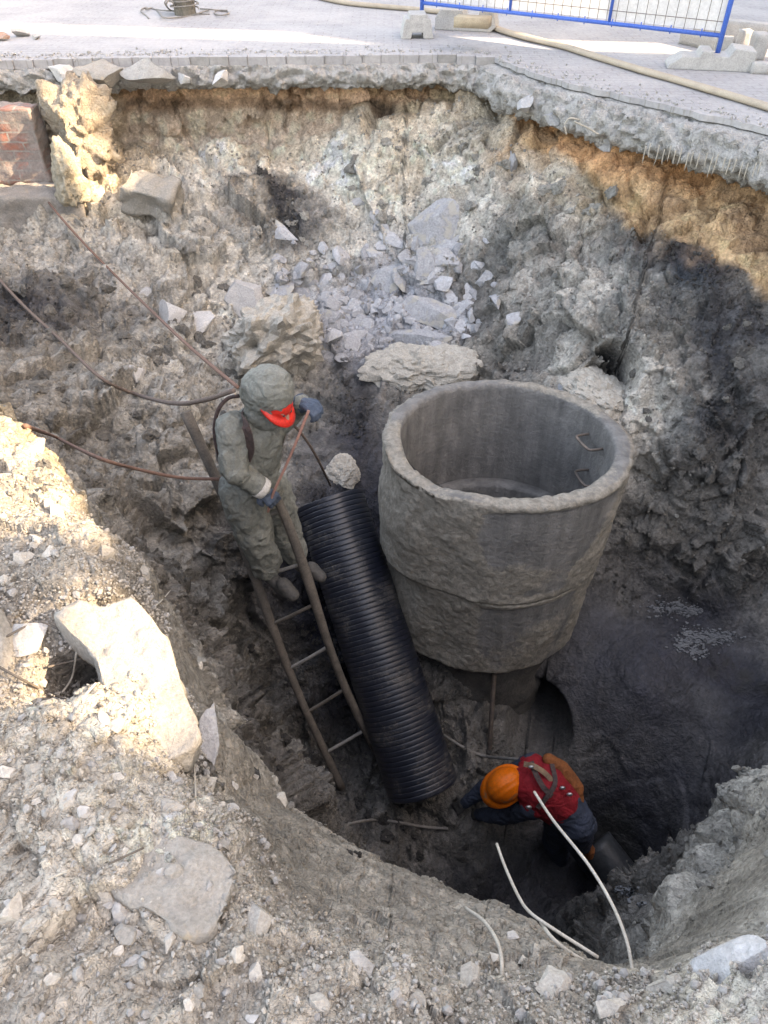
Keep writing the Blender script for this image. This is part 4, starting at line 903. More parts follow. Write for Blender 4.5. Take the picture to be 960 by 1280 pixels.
# ---- continuous bodies: overlapping volumes fused by a voxel remesh, then smoothed and creased
def capsule(p0, r0, p1, r1, sq=(1, 1)):
    p0, p1 = np.array(p0, float), np.array(p1, float); L_ = np.linalg.norm(p1-p0); n = max(2, int(L_/(min(r0, r1)*.28))+1)
    return [(p0+(p1-p0)*t, r0+(r1-r0)*t) for t in np.linspace(0, 1, n)]
def fuse(name, balls, voxel, mat, parent, smooth=6, crease=0, csc=.06, seed=1, cdir=None, label=None):
    V0, F0 = ICO[2]; vs = []; fs = []
    for k, bl in enumerate(balls):
        c, r = bl[0], bl[1]; A = bl[2] if len(bl) > 2 else np.eye(3)
        vs.append((V0*r)@np.asarray(A).T+np.asarray(c)); fs.append(F0+len(V0)*k)
    me = mesh_np(name, np.concatenate(vs), np.concatenate(fs)); o = bpy.data.objects.new('tmp', me); COL.objects.link(o)
    m = o.modifiers.new('r', 'REMESH'); m.mode = 'VOXEL'; m.voxel_size = voxel; m.use_smooth_shade = True
    s = o.modifiers.new('s', 'SMOOTH'); s.factor = .5; s.iterations = smooth
    dg = bpy.context.evaluated_depsgraph_get(); dg.update(); me2 = bpy.data.meshes.new_from_object(o.evaluated_get(dg)); me2.name = name
    bpy.data.objects.remove(o); bpy.data.meshes.remove(me)
    if crease:
        n = len(me2.vertices); V = np.empty(n*3, np.float32); me2.vertices.foreach_get('co', V); V = V.reshape(-1, 3).astype(float)
        Nn_ = np.empty(n*3, np.float32); me2.vertices.foreach_get('normal', Nn_); Nn_ = Nn_.reshape(-1, 3)
        cd = np.array(cdir if cdir is not None else (1, 1, 2.2)); q = V*cd+.05*fbm(V, .2, 2, seed+8)[:, None]
        rdg = 1-np.abs(fbm(q, csc*2, 3, seed))*2.2
        V += Nn_*(crease*(rdg-.5)+crease*.8*fbm(V, csc*3, 3, seed+3))[:, None]; me2.vertices.foreach_set('co', V.astype(np.float32).ravel()); me2.update()
    me2.materials.clear(); me2.materials.append(mat)
    me2.polygons.foreach_set('use_smooth', [True]*len(me2.polygons))
    return ob(name, me2, parent, label=label)
def rotm(*ax): return np.array(Euler(ax).to_matrix())
def ell(c, r, dims, R=None):
    A = np.diag(dims); A = (R@A) if R is not None else A
    return (np.array(c, float), r, A)
def cloth_mat(name, c1, c2, rough=.85, wsc=16, coord='Object'):
    m = rough_mat(name, c1, c2, wsc, .6, rough, .006, 70); nt = m.node_tree; L = nt.links.new
    tc = nt.nodes.new('ShaderNodeTexCoord'); n1 = noise_node(nt, tc.outputs['Object'], 6, 2, .5, .8)
    a = N(nt, 'ShaderNodeMath', operation='PINGPONG'); L(n1.outputs['Fac'], a.inputs[0]); a.inputs[1].default_value = .09
    bp = N(nt, 'ShaderNodeBump'); bp.inputs['Strength'].default_value = .45; bp.inputs['Distance'].default_value = .10; L(a.outputs[0], bp.inputs['Height'])
    b = nt.nodes['Principled BSDF']; src = b.inputs['Normal'].links[0].from_socket; first = [n for n in nt.nodes if n.type == 'BUMP' and n is not bp and not n.inputs['Normal'].is_linked][0]
    L(bp.outputs['Normal'], first.inputs['Normal']); return m
M_olive = cloth_mat('olive_cloth', (.15, .157, .14), (.215, .22, .20), .65)
M_skin = rough_mat('skin', (.42, .25, .18), (.34, .19, .14), 12, .1, .55, .001, 200)
M_glove = cloth_mat('blue_glove', (.05, .075, .115), (.085, .11, .15))
M_cuff = cloth_mat('white_cuff', (.62, .60, .57), (.5, .48, .45))
M_redp = rough_mat('red_plastic', (.75, .045, .03), (.65, .035, .03), 6, .05, .3, .001, 60)
M_orp = rough_mat('orange_plastic', (.85, .17, .01), (.66, .13, .015), 6, .15, .42, .001, 60, spots=((.38, .14, .06), 9, .60))
M_boot = rough_mat('muddy_boot', (.10, .095, .09), (.05, .048, .045), 10, .6, .7, .004, 60)
M_strap = cloth_mat('harness_strap', (.10, .065, .06), (.06, .045, .045))
M_tan = cloth_mat('tan_strap', (.36, .24, .15), (.25, .17, .12))
M_red = cloth_mat('red_vest', (.34, .016, .025), (.24, .013, .02))
M_navy = cloth_mat('navy_cloth', (.032, .042, .065), (.05, .062, .09))
M_rust = cloth_mat('rust_cloth', (.33, .105, .035), (.22, .075, .03))
M_metal = rough_mat('bright_metal', (.55, .55, .55), (.4, .4, .4), 20, .1, .35, .001, 100, metal=.8)
def glove(name, wrist, fwd, up, parent, mat, curl=1.0, s=1.0, side=1):
    """palm, four unequal bent fingers and a thumb leaving the side of the palm"""
    f = np.array(fwd, float); f /= np.linalg.norm(f); u = np.array(up, float); u -= f*(u@f); u /= np.linalg.norm(u); l = np.cross(u, f)*side
    w0 = np.array(wrist, float); B = []
    B += capsule(w0, .030*s, w0+f*.03*s, .033*s)
    for k in (-1, -.33, .33, 1): B += capsule(w0+f*.025*s+l*.016*k*s, .021*s, w0+f*.085*s+l*.029*k*s, .017*s)
    for k, ln in zip((-1, -.33, .33, 1), (.78, .95, 1.0, .92)):
        q = w0+f*.088*s+l*.031*k*s; a = 0; d_ = f; r = .0125*s
        for seg, bend in zip((.042, .028, .022), (.75, 1.0, .8)):
            a += bend*curl; d_ = f*math.cos(a)-u*math.sin(a); q2 = q+d_*seg*ln*s; B += capsule(q, r, q2, r*.92); q = q2; r *= .92
    q = w0+f*.025*s+l*-.030*s; q2 = q+(f*.6-l*.7-u*.35)*.038*s; B += capsule(q, .017*s, q2, .014*s); q3 = q2+(f*.75-u*.6+l*.1)*.038*s; B += capsule(q2, .014*s, q3, .012*s)
    return fuse(name, B, .0045, mat, parent, 3)
def helmet(name, c, R, mat, parent, s=1.0, hooded=False):
    """safety helmet: ridged dome with a peak; local +x front, +z top"""
    nu, nv = 72, 26; V = []; 
    for j in range(nv+4):
        for i in range(nu):
            a = 2*PI*i/nu
            if j <= nv:
                t = (j/nv)*PI/2; x, y, z = .132*math.sin(t)*math.cos(a), .108*math.sin(t)*math.sin(a), .118*math.cos(t)
                rid = .0055*math.exp(-(y/.012)**2)*sstep(1.5, 1.1, t)+.004*(math.exp(-((abs(y)-.042)/.010)**2))*sstep(1.3, .9, t); z += float(rid)
            else:
                k = j-nv; fr = max(0, math.cos(a))**1.5
                e = (.010, .018, .016)[k-1]+fr*(.018, .045, .044)[k-1]; x = (.132+e)*math.cos(a); y = (.108+e*.8)*math.sin(a); z = (-.004, -.010, -.018)[k-1]-fr*(.003, .012, .012)[k-1]
            V.append((x*s, y*s, z*s))
    Fc = [(j*nu+i, j*nu+(i+1) % nu, (j+1)*nu+(i+1) % nu, (j+1)*nu+i) for j in range(nv+3) for i in range(nu)]
    me = mesh_np(name, np.array(V), Fc, mat); o = ob(name, me, parent)
    md = o.modifiers.new('t', 'SOLIDIFY'); md.thickness = .004; md.offset = -1
    o.matrix_parent_inverse = Matrix.Identity(4); o.matrix_basis = mat4(R, c); return o
def ribbon(name, pts, wd, th_, mat, parent, nrm=None):
    path = catmull(pts, 8); n = len(path); T = np.gradient(path, axis=0); T /= np.linalg.norm(T, axis=1, keepdims=True)
    nr_ = np.array(nrm, float); V = []; Fc = []
    for p, t in zip(path, T):
        a = np.cross(t, nr_); a /= np.linalg.norm(a); b = np.cross(a, t)
        for sx, sz in ((-1, -1), (1, -1), (1, 1), (-1, 1)): V.append(p+a*wd/2*sx+b*th_/2*sz)
    for i in range(n-1):
        for k in range(4): k2 = (k+1) % 4; Fc.append((i*4+k, i*4+k2, (i+1)*4+k2, (i+1)*4+k))
    Fc += [(3, 2, 1, 0), ((n-1)*4, (n-1)*4+1, (n-1)*4+2, (n-1)*4+3)]
    return ob(name, mesh_py(name, V, Fc, mat, False), parent)

def worker_hooded():
    Y0 = 3.40; base = at_Y(345, 730, Y0)
    r = empty('person', base, 'worker in an olive hooded rain suit standing on the ladder beside the black pipe', 'person')
    def w(px, py, dy=0): return at_Y(px, py, Y0+dy)-base
    sR, eR, hR = w(292, 536, -.08), w(293, 588, -.20), w(327, 610, -.18)       # arm nearer the camera, hand on the ladder rail
    sL, eL, hL = w(346, 528, .14), w(364, 516, .24), w(377, 503, .10)
    ch, bl, pl = w(317, 548, .02), w(318, 578, .03), w(318, 602, .04)
    B = []
    B += capsule(w(318, 534, .03), .125, ch, .165)+capsule(ch, .165, bl, .145)+capsule(bl, .145, pl, .165)
    B += capsule(w(326, 514, .02), .075, w(318, 534, .03), .12)
    B += capsule(sR, .098, eR, .078)+capsule(eR, .078, hR, .052)+capsule(w(318, 540, .03), .11, sR, .095)
    B += capsule(w(330, 535, .06), .11, sL, .088)+capsule(sL, .085, eL, .068)+capsule(eL, .068, hL, .048)
    hipR, kR, fR = w(303, 612, -.02), w(316, 662, -.07), w(333, 706, -.06)
    hipL, kL, fL = w(338, 612, .16), w(352, 655, .16), w(368, 690, .12)
    B += capsule(pl, .155, hipR, .13)+capsule(hipR, .142, kR, .122)+capsule(kR, .122, fR, .100)
    B += capsule(pl, .15, hipL, .125)+capsule(hipL, .138, kL, .118)+capsule(kL, .118, fL, .092)
    B += capsule(w(337, 498, -.02), .085, w(326, 514, .02), .075)               # neck
    body = fuse('body', B, .010, M_olive, r, 4, .016, .05, 5, (1.3, 1.3, .8))
    # hood: a draped shell with the face opening turned right and down
    hc = w(338, 489, -.02)
    f = np.array([.72, -.50, -.48]); f /= np.linalg.norm(f); up = np.array([.35, -.1, .93]); up -= f*(up@f); up /= np.linalg.norm(up); R = np.stack([f, np.cross(up, f), up], 1)
    hb = [ell(hc-R[:, 0]*.006, 1, (.144, .132, .150), R), ell(hc-R[:, 0]*.05-R[:, 2]*.04, 1, (.115, .12, .14), R)]+capsule(hc-R[:, 0]*.02-R[:, 2]*.08, .10, w(327, 515, .0), .10)+capsule(hc+R[:, 0]*.06-R[:, 2]*.11, .055, w(335, 524, -.02), .07)
    fuse('hood', hb, .008, M_olive, r, 4, .007, .05, 9, label='olive hood drawn over the helmet')
    # face under the peak
    fc = hc+R[:, 0]*.062-R[:, 2]*.045; fb = [ell(fc, 1, (.085, .072, .105), R)]
    fb += capsule(fc+R[:, 0]*.078+R[:, 2]*.012, .011, fc+R[:, 0]*.096-R[:, 2]*.022, .015)
    fb += [ell(fc+R[:, 0]*.075-R[:, 2]*.052, 1, (.016, .028, .008), R), ell(fc+R[:, 0]*.062-R[:, 2]*.085, 1, (.028, .03, .022), R)]
    fb += [ell(fc+R[:, 0]*.066+R[:, 1]*k*.034+R[:, 2]*.022, 1, (.016, .019, .010), R) for k in (-1, 1)]+[ell(fc+R[:, 1]*k*.075, 1, (.014, .010, .03), R) for k in (-1, 1)]
    fuse('face', fb, .004, M_skin, r, 2)
    me = None
    for k in (-1, 1):
        V0, F0 = ICO[2]; e = fc+R[:, 0]*.080+R[:, 1]*k*.030+R[:, 2]*.012; ob('eye', mesh_np('eye', V0*.009+e, F0, M_boot), r)
    Rh = R@rotm(0, .20, 0)
    helmet('helmet', hc+R[:, 0]*.034-R[:, 2]*.030, Rh, M_redp, r, .86)
    # gloves: hand one closed on the rail, hand two round the bar
    g1 = glove('glove', hR+np.array([-.005, 0, .0]), (.62, -.15, -.72), (.5, -.75, .4), r, M_glove, 1.0, 1.12, 1)
    tube('cuff', [hR-(hR-eR)*.10, hR+(hR-eR)*.10], [.066, .062], M_cuff, g1, 16, 4)
    g2 = glove('glove', hL, (.60, -.62, .15), (.15, -.25, .95), r, M_glove, 1.0, 1.12, -1)
    tube('cuff', [hL-(hL-eL)*.22, hL+(hL-eL)*.05], [.052, .050], M_glove, g2, 16, 4)
    # boots: foot on the rungs, toes to the right
    for fp, nm in ((fR, (.12, -.13, -.05)), (fL, (.12, -.12, -.03))):
        d_ = np.array(nm); bb = capsule(fp+np.array([0, 0, -.02]), .062, fp+np.array([.0, 0, -.07]), .055)+capsule(fp+np.array([-.02, .01, -.085]), .046, fp+d_+np.array([.02, -.02, -.04]), .046)+capsule(fp+d_, .05, fp+d_*1.35+np.array([.02, 0, -.03]), .042)
        fuse('boot', bb, .009, M_boot, r, 3, .003, .05, 3)
    # harness: strap over the shoulder, round the waist, pack on the back
    ribbon('strap', [w(309, 512, .06), w(303, 520, -.05), w(306, 530, -.175), w(311, 545, -.195), w(313, 562, -.17), w(309, 575, -.15)], .045, .008, M_strap, r, (-.3, -1, .3))
    pk = [ell(w(281, 545, .09), 1, (.045, .09, .18), rotm(0, .1, .3)), ell(w(282, 575, .06), 1, (.05, .09, .13), rotm(0, -.1, .3))]
    fuse('pack', pk, .010, cloth_mat('brown_pack', (.085, .075, .07), (.12, .11, .10)), r, 3, .008, .06, 4)
    tube('sling', [w(298, 495, .0), w(285, 498, .05), w(273, 512, .02), w(268, 535, .0), w(271, 560, -.02), w(280, 592, -.02)], .011, M_strap, r, 8, 6)
    return r
worker_hooded()

def worker_bent():
    base = at_z(722, 1085, -4.0)
    r = empty('person', base, 'worker in a red vest and orange helmet bending over at the pit bottom', 'person')
    def d(px, py, dep): return at_d(px, py, dep)-base
    hip, hipL, hipR = d(712, 1018, 5.16), d(722, 1030, 5.12), d(700, 1026, 5.32)
    chest, nk = d(678, 985, 5.10), d(654, 977, 5.12)
    sN, sF = d(665, 1008, 5.10), d(664, 958, 5.20)
    B = capsule(chest, .165, hip, .150)+capsule(nk, .10, chest, .155)+capsule(chest, .13, sN, .095)+capsule(chest, .13, sF, .095)+capsule(hip, .15, hipL, .13)
    eF, hF = d(608, 985, 5.36), d(582, 1003, 5.45)
    eN, hN = d(628, 1020, 5.34), d(600, 1018, 5.5)
    B += capsule(sF, .085, eF, .068)+capsule(eF, .068, hF, .047)+capsule(sN, .085, eN, .066)+capsule(eN, .066, hN, .047)
    kL, fL = d(724, 1055, 5.42), d(742, 1092, 5.75); kR, fR = d(694, 1052, 5.6), d(704, 1090, 5.85)
    B += capsule(hipL, .125, kL, .095)+capsule(kL, .095, fL, .06)+capsule(hip, .13, hipR, .12)+capsule(hipR, .12, kR, .095)+capsule(kR, .092, fR, .06)
    hc = d(634, 982, 5.16); B += capsule(hc, .075, nk, .065)
    fuse('body', B, .011, M_navy, r, 5, .010, .07, 15)
    # head: looks down and left, face below the helmet
    up = np.array([-.30, -.50, .82]); up /= np.linalg.norm(up); f = np.array([-.80, -.35, -.45]); f -= up*(f@up); f /= np.linalg.norm(f); R = np.stack([f, np.cross(up, f), up], 1)
    c2 = d(632, 981, 5.12)
    fc = c2-up*.055+f*.02; fb = [ell(fc, 1, (.092, .075, .11), R)]+capsule(fc+R[:, 0]*.088, .011, fc+R[:, 0]*.104-R[:, 2]*.03, .015)+[ell(fc+R[:, 0]*.08-R[:, 2]*.06, 1, (.016, .028, .008), R)]+[ell(fc+R[:, 1]*k*.078, 1, (.014, .010, .03), R) for k in (-1, 1)]+capsule(fc, .06, nk, .055)
    fuse('head', fb, .005, M_skin, r, 2)
    helmet('helmet', c2, R@rotm(0, .05, 0), M_orp, r, 1.02)
    hn = capsule(c2-f*.075-up*.03, .045, nk-up*.0, .085); fuse('collar', hn, .008, M_navy, r, 3, .004, .04, 3)
    # red vest over the back and chest
    vb = capsule(chest+(nk-chest)*.55, .150, chest, .178)+capsule(chest, .178, chest+(hip-chest)*.50, .168)+capsule(chest, .145, sN+(chest-sN)*.30, .116)+capsule(chest, .145, sF+(chest-sF)*.15, .112)
    fuse('vest', vb, .009, M_red, r, 5, .007, .07, 25)
    tc = np.array([0, 0, CZ])-base
    def on(px, py, dep): return d(px, py, dep)
    hs = ribbon('harness_strap', [on(690, 995, 4.93), on(680, 985, 4.92), on(670, 968, 4.96), on(664, 952, 5.02)], .035, .008, M_strap, r, (0, -.6, .8))
    ribbon('harness_strap', [on(655, 955, 5.02), on(668, 958, 4.97), on(683, 968, 4.96), on(697, 985, 4.98), on(711, 1000, 5.0)], .035, .008, M_tan, r, (0, -.6, .8))
    ribbon('harness_strap', [on(672, 1010, 4.96), on(684, 996, 4.92), on(694, 978, 4.95), on(690, 955, 5.05)], .03, .008, M_strap, r, (0, -.6, .8))
    for px, py in ((703, 985), (712, 993), (664, 959), (661, 1009)):
        V0, F0 = ICO[2]; ob('buckle', mesh_np('buckle', V0*np.array([.022, .012, .016])+on(px, py, 4.955 if px > 690 else 4.97), F0, M_metal), hs)
    # rust coloured cloth bag slung along the far flank
    bg = capsule(on(686, 950, 5.12), .045, on(702, 962, 5.14), .062)+capsule(on(702, 962, 5.14), .062, on(720, 985, 5.14), .056)+capsule(on(720, 985, 5.14), .056, on(724, 1000, 5.13), .035)
    fuse('sling_bag', bg, .008, M_rust, r, 4, .006, .06, 4)
    kb = capsule(on(728, 1052, 5.34), .055, on(745, 1078, 5.50), .045); fuse('knee_patch', kb, .008, M_rust, r, 3, .004, .05, 4)
    for h_, e_ in ((hF, eF), (hN, eN)):
        q = h_-e_; glove('glove', h_, q, (-.1, -.3, .95), r, M_boot, .7, 1.1, 1)
    for fp in (fL, fR):
        bb = capsule(fp, .064, fp+np.array([0, 0, -.16]), .056)+capsule(fp+np.array([0.02, .02, -.18]), .048, fp+np.array([-.12, -.04, -.19]), .046)
        fuse('boot', bb, .010, M_boot, r, 3)
worker_bent()

# ---- dark pipe lying at the bottom behind the bent worker
A = at_z(742, 1055, -3.95); B = at_z(815, 1150, -4.12); ax = (B-A)
o = tube('dark_pipe', [A, A+ax*.5, B], .15, rough_mat('tarred_pipe', (.05, .055, .06), (.025, .027, .03), 6, .4, .35, .004, 50), None, 24, 6, label='dark smooth pipe lying in the wet mud at the deepest spot', cat='pipe')

# ---- site fence of blue frame and wire mesh, with white sheeting
def fence():
    e0 = at_z(527, 24, .10); e1 = at_z(897, 66, .12); base = e0*1.0; base[2] = 0
    r = empty('site_fence', base, 'blue framed mesh fence with white sheet standing on grey feet behind the pit', 'fence')
    dv = (e1-e0); dv[2] = 0; L_ = np.linalg.norm(dv); ux = dv/L_; nx = np.array([ux[1], -ux[0], 0])
    z0, z1 = .26, 1.30
    def Q(s, z, o=0): return ux*s+nx*o+np.array([0, 0, z])
    for s in (0, L_): tube('post', [Q(s, .06), Q(s, .7), Q(s, z1)], .024, M_blue, r, 14, 1)
    for z in (z0, z1): tube('rail', [Q(0, z), Q(L_/2, z), Q(L_, z)], .019, M_blue, r, 12, 1)
    for k in (1, 2): tube('divider', [Q(L_*k/3, z0), Q(L_*k/3, .8), Q(L_*k/3, z1)], .016, M_blue, r, 12, 1)
    parts = []
    for k in range(int(L_/.10)):
        s = .05+k*.10
        if s < L_: parts.append(tube_v([Q(s, z0), Q(s, z1)], .0028, 5))
    for k in range(5):
        z = z0+.11+k*.2; parts.append(tube_v([Q(0, z), Q(L_, z)], .0028, 5))
    V, Fc = merge(parts); ob('mesh_panel', mesh_py('mesh_panel', V, Fc, M_steel, True), r)
    nx_, nz_ = 60, 24; V = []; Fc = []
    for i in range(nx_):
        for j in range(nz_):
            s = .02+(L_-.04)*i/(nx_-1); z = z0+.03+(z1-z0-.05)*j/(nz_-1); V.append(Q(s, z, -.022-.008*math.sin(s*9)*math.cos(z*4)))
    V += [v+nx*-.004 for v in V]; n_ = nx_*nz_
    for i in range(nx_-1):
        for j in range(nz_-1):
            a = i*nz_+j; Fc.append((a, a+nz_, a+nz_+1, a+1)); Fc.append((n_+a+1, n_+a+nz_+1, n_+a+nz_, n_+a))
    sheet = rough_mat('white_sheet', (.80, .80, .80), (.74, .74, .75), 3, .1, .6, .002, 40)
    nt = sheet.node_tree; tr = nt.nodes.new('ShaderNodeBsdfTranslucent'); tr.inputs[0].default_value = (.85, .85, .85, 1); mx = nt.nodes.new('ShaderNodeMixShader'); mx.inputs[0].default_value = .45
    nt.links.new(nt.nodes['Principled BSDF'].outputs[0], mx.inputs[1]); nt.links.new(tr.outputs[0], mx.inputs[2]); nt.links.new(mx.outputs[0], nt.nodes['Material Output'].inputs[0])
    ob('sheet', mesh_py('sheet', V, Fc, sheet, True), r)
    pins = []
    for k in range(11):
        s = .2+k*(L_-.4)/10; pins.append(tube_v([Q(s, z0-.03), Q(s, z0+.04)], .006, 6))
    V, Fc = merge(pins); ob('clips', mesh_py('clips', V, Fc, M_blue, True), r)
fence()
def prism_block(name, poly, depth, mat, loc, rz, label, cat, bev=.012, group=None):
    """profile polygon (x,z) extruded along y"""
    n = len(poly); V = [(x, -depth/2, z) for x, z in poly]+[(x, depth/2, z) for x, z in poly]
    Fc = [tuple(range(n))[::-1], tuple(range(n, 2*n))]+[(i, (i+1) % n, (i+1) % n+n, i+n) for i in range(n)]
    me = bevel_mesh(mesh_py(name, V, Fc, mat), bev, 2); me.polygons.foreach_set('use_smooth', [False]*len(me.polygons))
    o = ob(name, me, loc=loc, label=label, cat=cat, group=group); o.rotation_euler = (0, 0, rz); return o
p = at_z(521, 49, 0); prism_block('fence_foot', [(-.18,0),(-.07,0),(-.06,.06),(.06,.06),(.07,0),(.18,0),(.14,.19),(.10,.19),(.10,.23),(-.09,.23),(-.09,.19),(-.14,.19)], .30, M_conc, p+np.array([0,.15,0]), .05, 'stepped grey fence foot under the left blue post', 'fence foot')
p = at_z(600, 41, 0); prism_block('fence_foot', [(-.50,0),(.16,0),(.22,.05),(.18,.20),(.02,.20),(.0,.14),(-.16,.14),(-.18,.20),(-.44,.20),(-.5,.12)], .26, M_conc, p+np.array([0,.18,0]), -.28, 'long grey fence foot lying loose right of the left blue post', 'fence foot')
gb = gridbox('board_stack', -.18, .18, -.1, .1, 0, .09, .1, .004, rough_mat('timber', (.46,.38,.28), (.36,.29,.21), 8, .5, .9, .003, 90), 8); gb.location = at_z(592, 36, .205)+np.array([0, .12, 0]); gb.rotation_euler = (0, 0, -.28); gb['label'] = 'short pale timber piece lying on the loose fence foot'; gb['category'] = 'timber'
p = at_z(893, 88, 0); prism_block('fence_foot', [(-.42,0),(.36,0),(.36,.17),(.16,.19),(.12,.12),(-.02,.12),(-.03,.16),(-.13,.16),(-.15,.11),(-.30,.11),(-.42,.03)], .30, M_conc, p+np.array([0,.12,0]), -.20, 'long rough grey fence foot under the right blue post', 'fence foot')
for px, py, dims, rz, lab in ((905,58,(.16,.12,.17),-.3,'upright grey block just right of the right blue post'),(930,52,(.10,.12,.19),.1,'narrow grey block beside the upright block'),(948,62,(.13,.2,.22),-.1,'taller grey block at the right border near the fence'),
                           (952,80,(.16,.14,.09),-.15,'low grey brick in front of the taller block'),(915,66,(.07,.12,.10),.5,'small tilted brick leaning on the upright block')):
    g = gridbox('concrete_block', -dims[0]/2, dims[0]/2, -dims[1]/2, dims[1]/2, 0, dims[2], .03, .008, M_conc, int(px)); g.location = at_z(px, py+14, 0)+np.array([0, .1, 0]); g.rotation_euler = (0, 0, rz); g['label'] = lab; g['category'] = 'block'
for (a, b_), lab in ((((868,44),(985,58)), 'long grey kerbstone lying behind the concrete blocks'),(((855,51),(905,62)), 'short grey kerbstone lying left of the blocks behind the blue post')):
    A = at_z(*a, .02); B = at_z(*b_, .02); L_ = np.linalg.norm(B-A); g = gridbox('kerbstone', 0, L_, -.08, .08, 0, .20 if 'long' in lab else .12, .04, .008, M_conc, 5); g.location = A-np.array([0, 0, .02]); g.rotation_euler = (0, 0, math.atan2(B[1]-A[1], B[0]-A[0])); g['label'] = lab; g['category'] = 'kerbstone'
# hose lying flat on the paving
hp = [at_z(px, py, .03) for px, py in ((380,-8),(430,3),(480,8),(535,13),(585,20),(625,37),(660,47),(705,58),(750,72),(800,87),(850,101),(905,117),(965,135),(1040,158),(1150,190))]
path = catmull(hp, 10); k = np.linspace(0, 1, len(path)); V, Fc = tube_v(path, 1.0, 14, 1)
# own radius: flattened, swelling and pinching
n_ = len(path); rw = .042+.022*np.exp(-((k-.42)/.05)**2)+.004*np.sin(k*60); V2 = V.copy()
for i in range(n_):
    c = path[i]; seg = V[i*14:(i+1)*14]-c; seg[:, :2] *= rw[i]; seg[:, 2] *= .028; V2[i*14:(i+1)*14] = c+seg
V2[-2] = path[0]; V2[-1] = path[-1]
ob('fire_hose', mesh_py('fire_hose', V2-path[0], Fc, M_hose, True), loc=path[0], label='flat beige canvas hose lying across the paving along the pit edge', cat='hose')
# post with a tangle of wire at the top of the picture
p = at_z(232, 18, 0); r = empty('bollard', p, 'short weathered grey post wrapped with loose wire on the far paving', 'post')
V, Fc = tube_v([(0, 0, -.02), (0, 0, .2), (.01, 0, .55), (.01, 0, .58)], [.14, .135, .13, .10], 12); v_ = np.array(V); v_ *= (1+.06*fbm(v_+3, .1, 3, 4))[:, None]
ob('post', mesh_py('post', v_, Fc, rough_mat('grey_timber', (.13,.12,.105), (.20,.185,.16), 10, .8, .9, .006, 40), False), r)
rr_ = random.Random(4)
for q in range(4):
    pts = [(math.cos(a)*(.17+.02*rr_.random()), math.sin(a)*(.17+.02*rr_.random()), .06+.05*q+.01*a) for a in np.linspace(0, 6.3, 14)]
    tube('wire_wrap', pts, .008, M_ropeg, r, 6, 3)
for pts, lab in ((((228,14),(205,13),(190,11),(180,10),(176,14),(182,19),(186,23)), 'thin grey wire curling left of the post'),(((262,12),(250,16),(240,19),(222,22),(205,22),(198,15),(190,10),(182,12)), 'looped grey wire lying in front of the post'),(((250,11),(265,12),(280,14),(286,16),(278,19),(268,17),(272,13),(284,13)), 'knotted grey wire end right of the post'),(((210,-3),(206,4),(212,12),(220,14),(217,5),(212,0),(208,6),(214,13),(230,16),(262,18)), 'grey wire looping up against the post')):
    tube('wire', [at_z(px, py, .015+.015*math.sin(i*2)) if py > 8 else at_Y(px, py, p[1]-.16) for i, (px, py) in enumerate(pts)], .009, M_ropeg, None, 6, 6, label=lab, cat='wire')
for px, py, s_, lab in ((27,40,.22,'grey rubble lump lying on the paving at the far left'),(4,46,.16,'reddish brick lump on the paving at the left border'),(45,46,.12,'small grey lump beside the rubble lump on the paving')):
    v, f = rock_v(px+5, (s_, s_*.8, s_*.45), 4, 10); o = ob('rubble_lump', mesh_np('rubble_lump', v, f, M_rock if px > 10 else rough_mat('brick_lump', (.45,.22,.16), (.38,.3,.25), 9, .6, .9, .006, 70)), label=lab, cat='rubble'); o.location = at_z(px, py, s_*.18)
# floating scum on the wet mud
def scum(name, pts, label, seed):
    r_ = np.random.RandomState(seed); vs = []; fs = []; k = 0
    for px, py, s_ in pts:
        for _ in range(80):
            q, n = pick(px+r_.normal()*s_*1.1, py+r_.normal()*s_*.5); a = np.linspace(0, 2*PI, 9, endpoint=False); rr = r_.uniform(.002, .0095)*(1+.5*r_.uniform(-1, 1, 9))
            ring = np.stack([q[0]+rr*np.cos(a)*1.5, q[1]+rr*np.sin(a), np.full(9, q[2]+.012)], 1); bot = ring.copy(); bot[:, 2] -= .016; vs += [ring, bot]; fs.append(tuple(range(k, k+9))); fs += [(k+j, k+9+j, k+9+(j+1) % 9, k+(j+1) % 9) for j in range(9)]; k += 18
    return ob(name, mesh_py(name, np.concatenate(vs), fs, rough_mat('scum', (.19,.195,.20), (.12,.125,.135), 20, .2, .6, .002, 80)), label=label, cat='scum', kind='stuff')
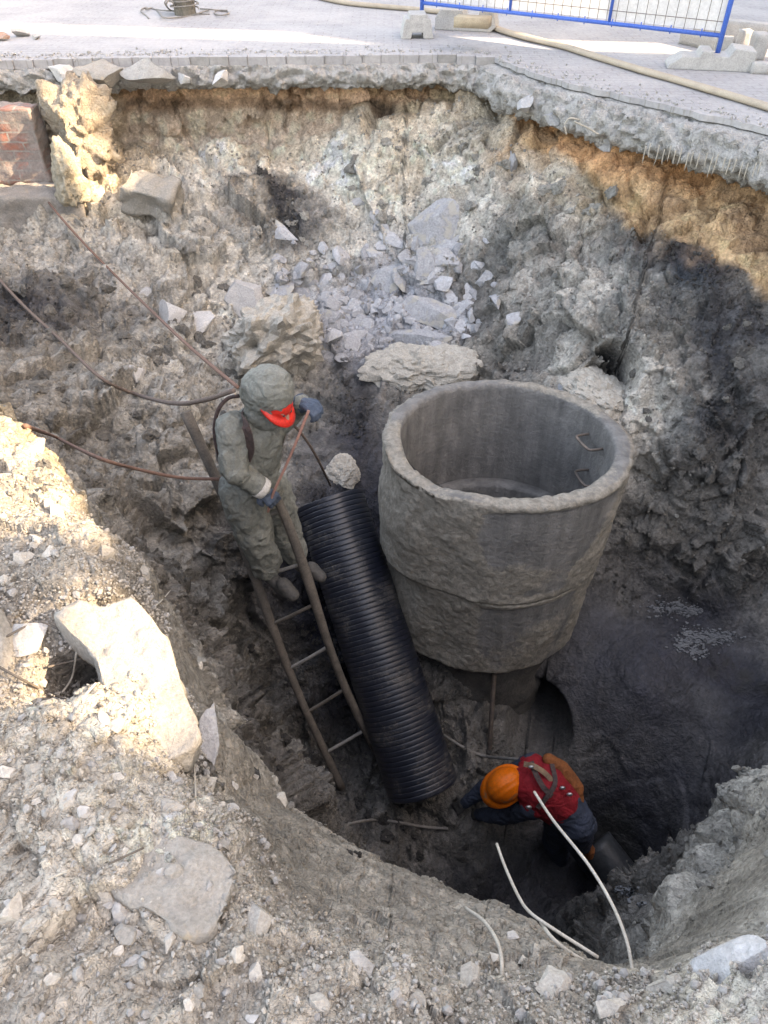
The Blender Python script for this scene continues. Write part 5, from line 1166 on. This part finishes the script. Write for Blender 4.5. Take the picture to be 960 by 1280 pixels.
scum('scum', [(862,793,12),(875,800,9),(855,806,7),(890,797,9),(905,797,8),(872,816,7),(830,762,14),(850,760,9),(865,765,5),(795,1125,4),(780,1112,4)], 'pale scum floating on the black wet mud', 4)



# ------------------------------------------------------------------ building added out of view, openings cut to shape the sun patches
def sun_blocker():
    X0 = 14.0
    lit = [  # (world y-range, z-range) for the lit place, at a given x
        ((9.45, 10.15), (0, 0), -5.5, 6.0),
    ]
    holes = []
    def shaft(p, dy, dz):
        t = (X0-p[0])/sd[0]; holes.append((p[1]+t*sd[1]-dy, p[1]+t*sd[1]+dy, p[2]+t*sd[2]-dz, p[2]+t*sd[2]+dz))
    # long slot: strip of light along the paving
    ya = 10.0+(X0-(-2.15))/sd[0]*sd[1]
    za = (X0+6.5)/sd[0]*sd[2]; zb = (X0-5)/sd[0]*sd[2]
    holes.append((ya-.28, ya+.28, zb, za))
    p = at_z(100, 175, -.5); shaft(p, .24, .62)
    p = at_z(160, 820, .0); shaft(p, .24, .15)
    p = at_z(35, 585, .0); shaft(p, .34, .22)
    p = 0
    ys = sorted({-14., 26.}|{h[0] for h in holes}|{h[1] for h in holes}); zs = sorted({-.06, 17.}|{h[2] for h in holes}|{h[3] for h in holes})
    V = []; Fc = []
    for a, b in zip(ys[:-1], ys[1:]):
        for c_, d_ in zip(zs[:-1], zs[1:]):
            ym, zm = (a+b)/2, (c_+d_)/2
            if any(h[0] < ym < h[1] and h[2] < zm < h[3] for h in holes): continue
            i = len(V)
            V += [(x, y, z) for x in (X0, X0+.02) for y in (a, b) for z in (c_, d_)]
            Fc += [(i, i+1, i+3, i+2), (i+4, i+6, i+7, i+5)]
            for (u, v_) in (((a), 0), ((b), 0)): pass
            Fc += [(i, i+4, i+5, i+1), (i+2, i+3, i+7, i+6), (i, i+2, i+6, i+4), (i+1, i+5, i+7, i+3)]
    m = rough_mat('blocker_render', (.38, .36, .33), (.46, .43, .39), 2, .3, .9, .01, 30)
    r = empty('blocker', (X0, 6, 0), 'grey unseen building with open window holes standing right of the pit', 'blocker')
    o = ob('sun_blocker', mesh_py('sun_blocker', [(v[0]-X0, v[1]-6, v[2]) for v in V], Fc, m), r)
    return r
sun_blocker()
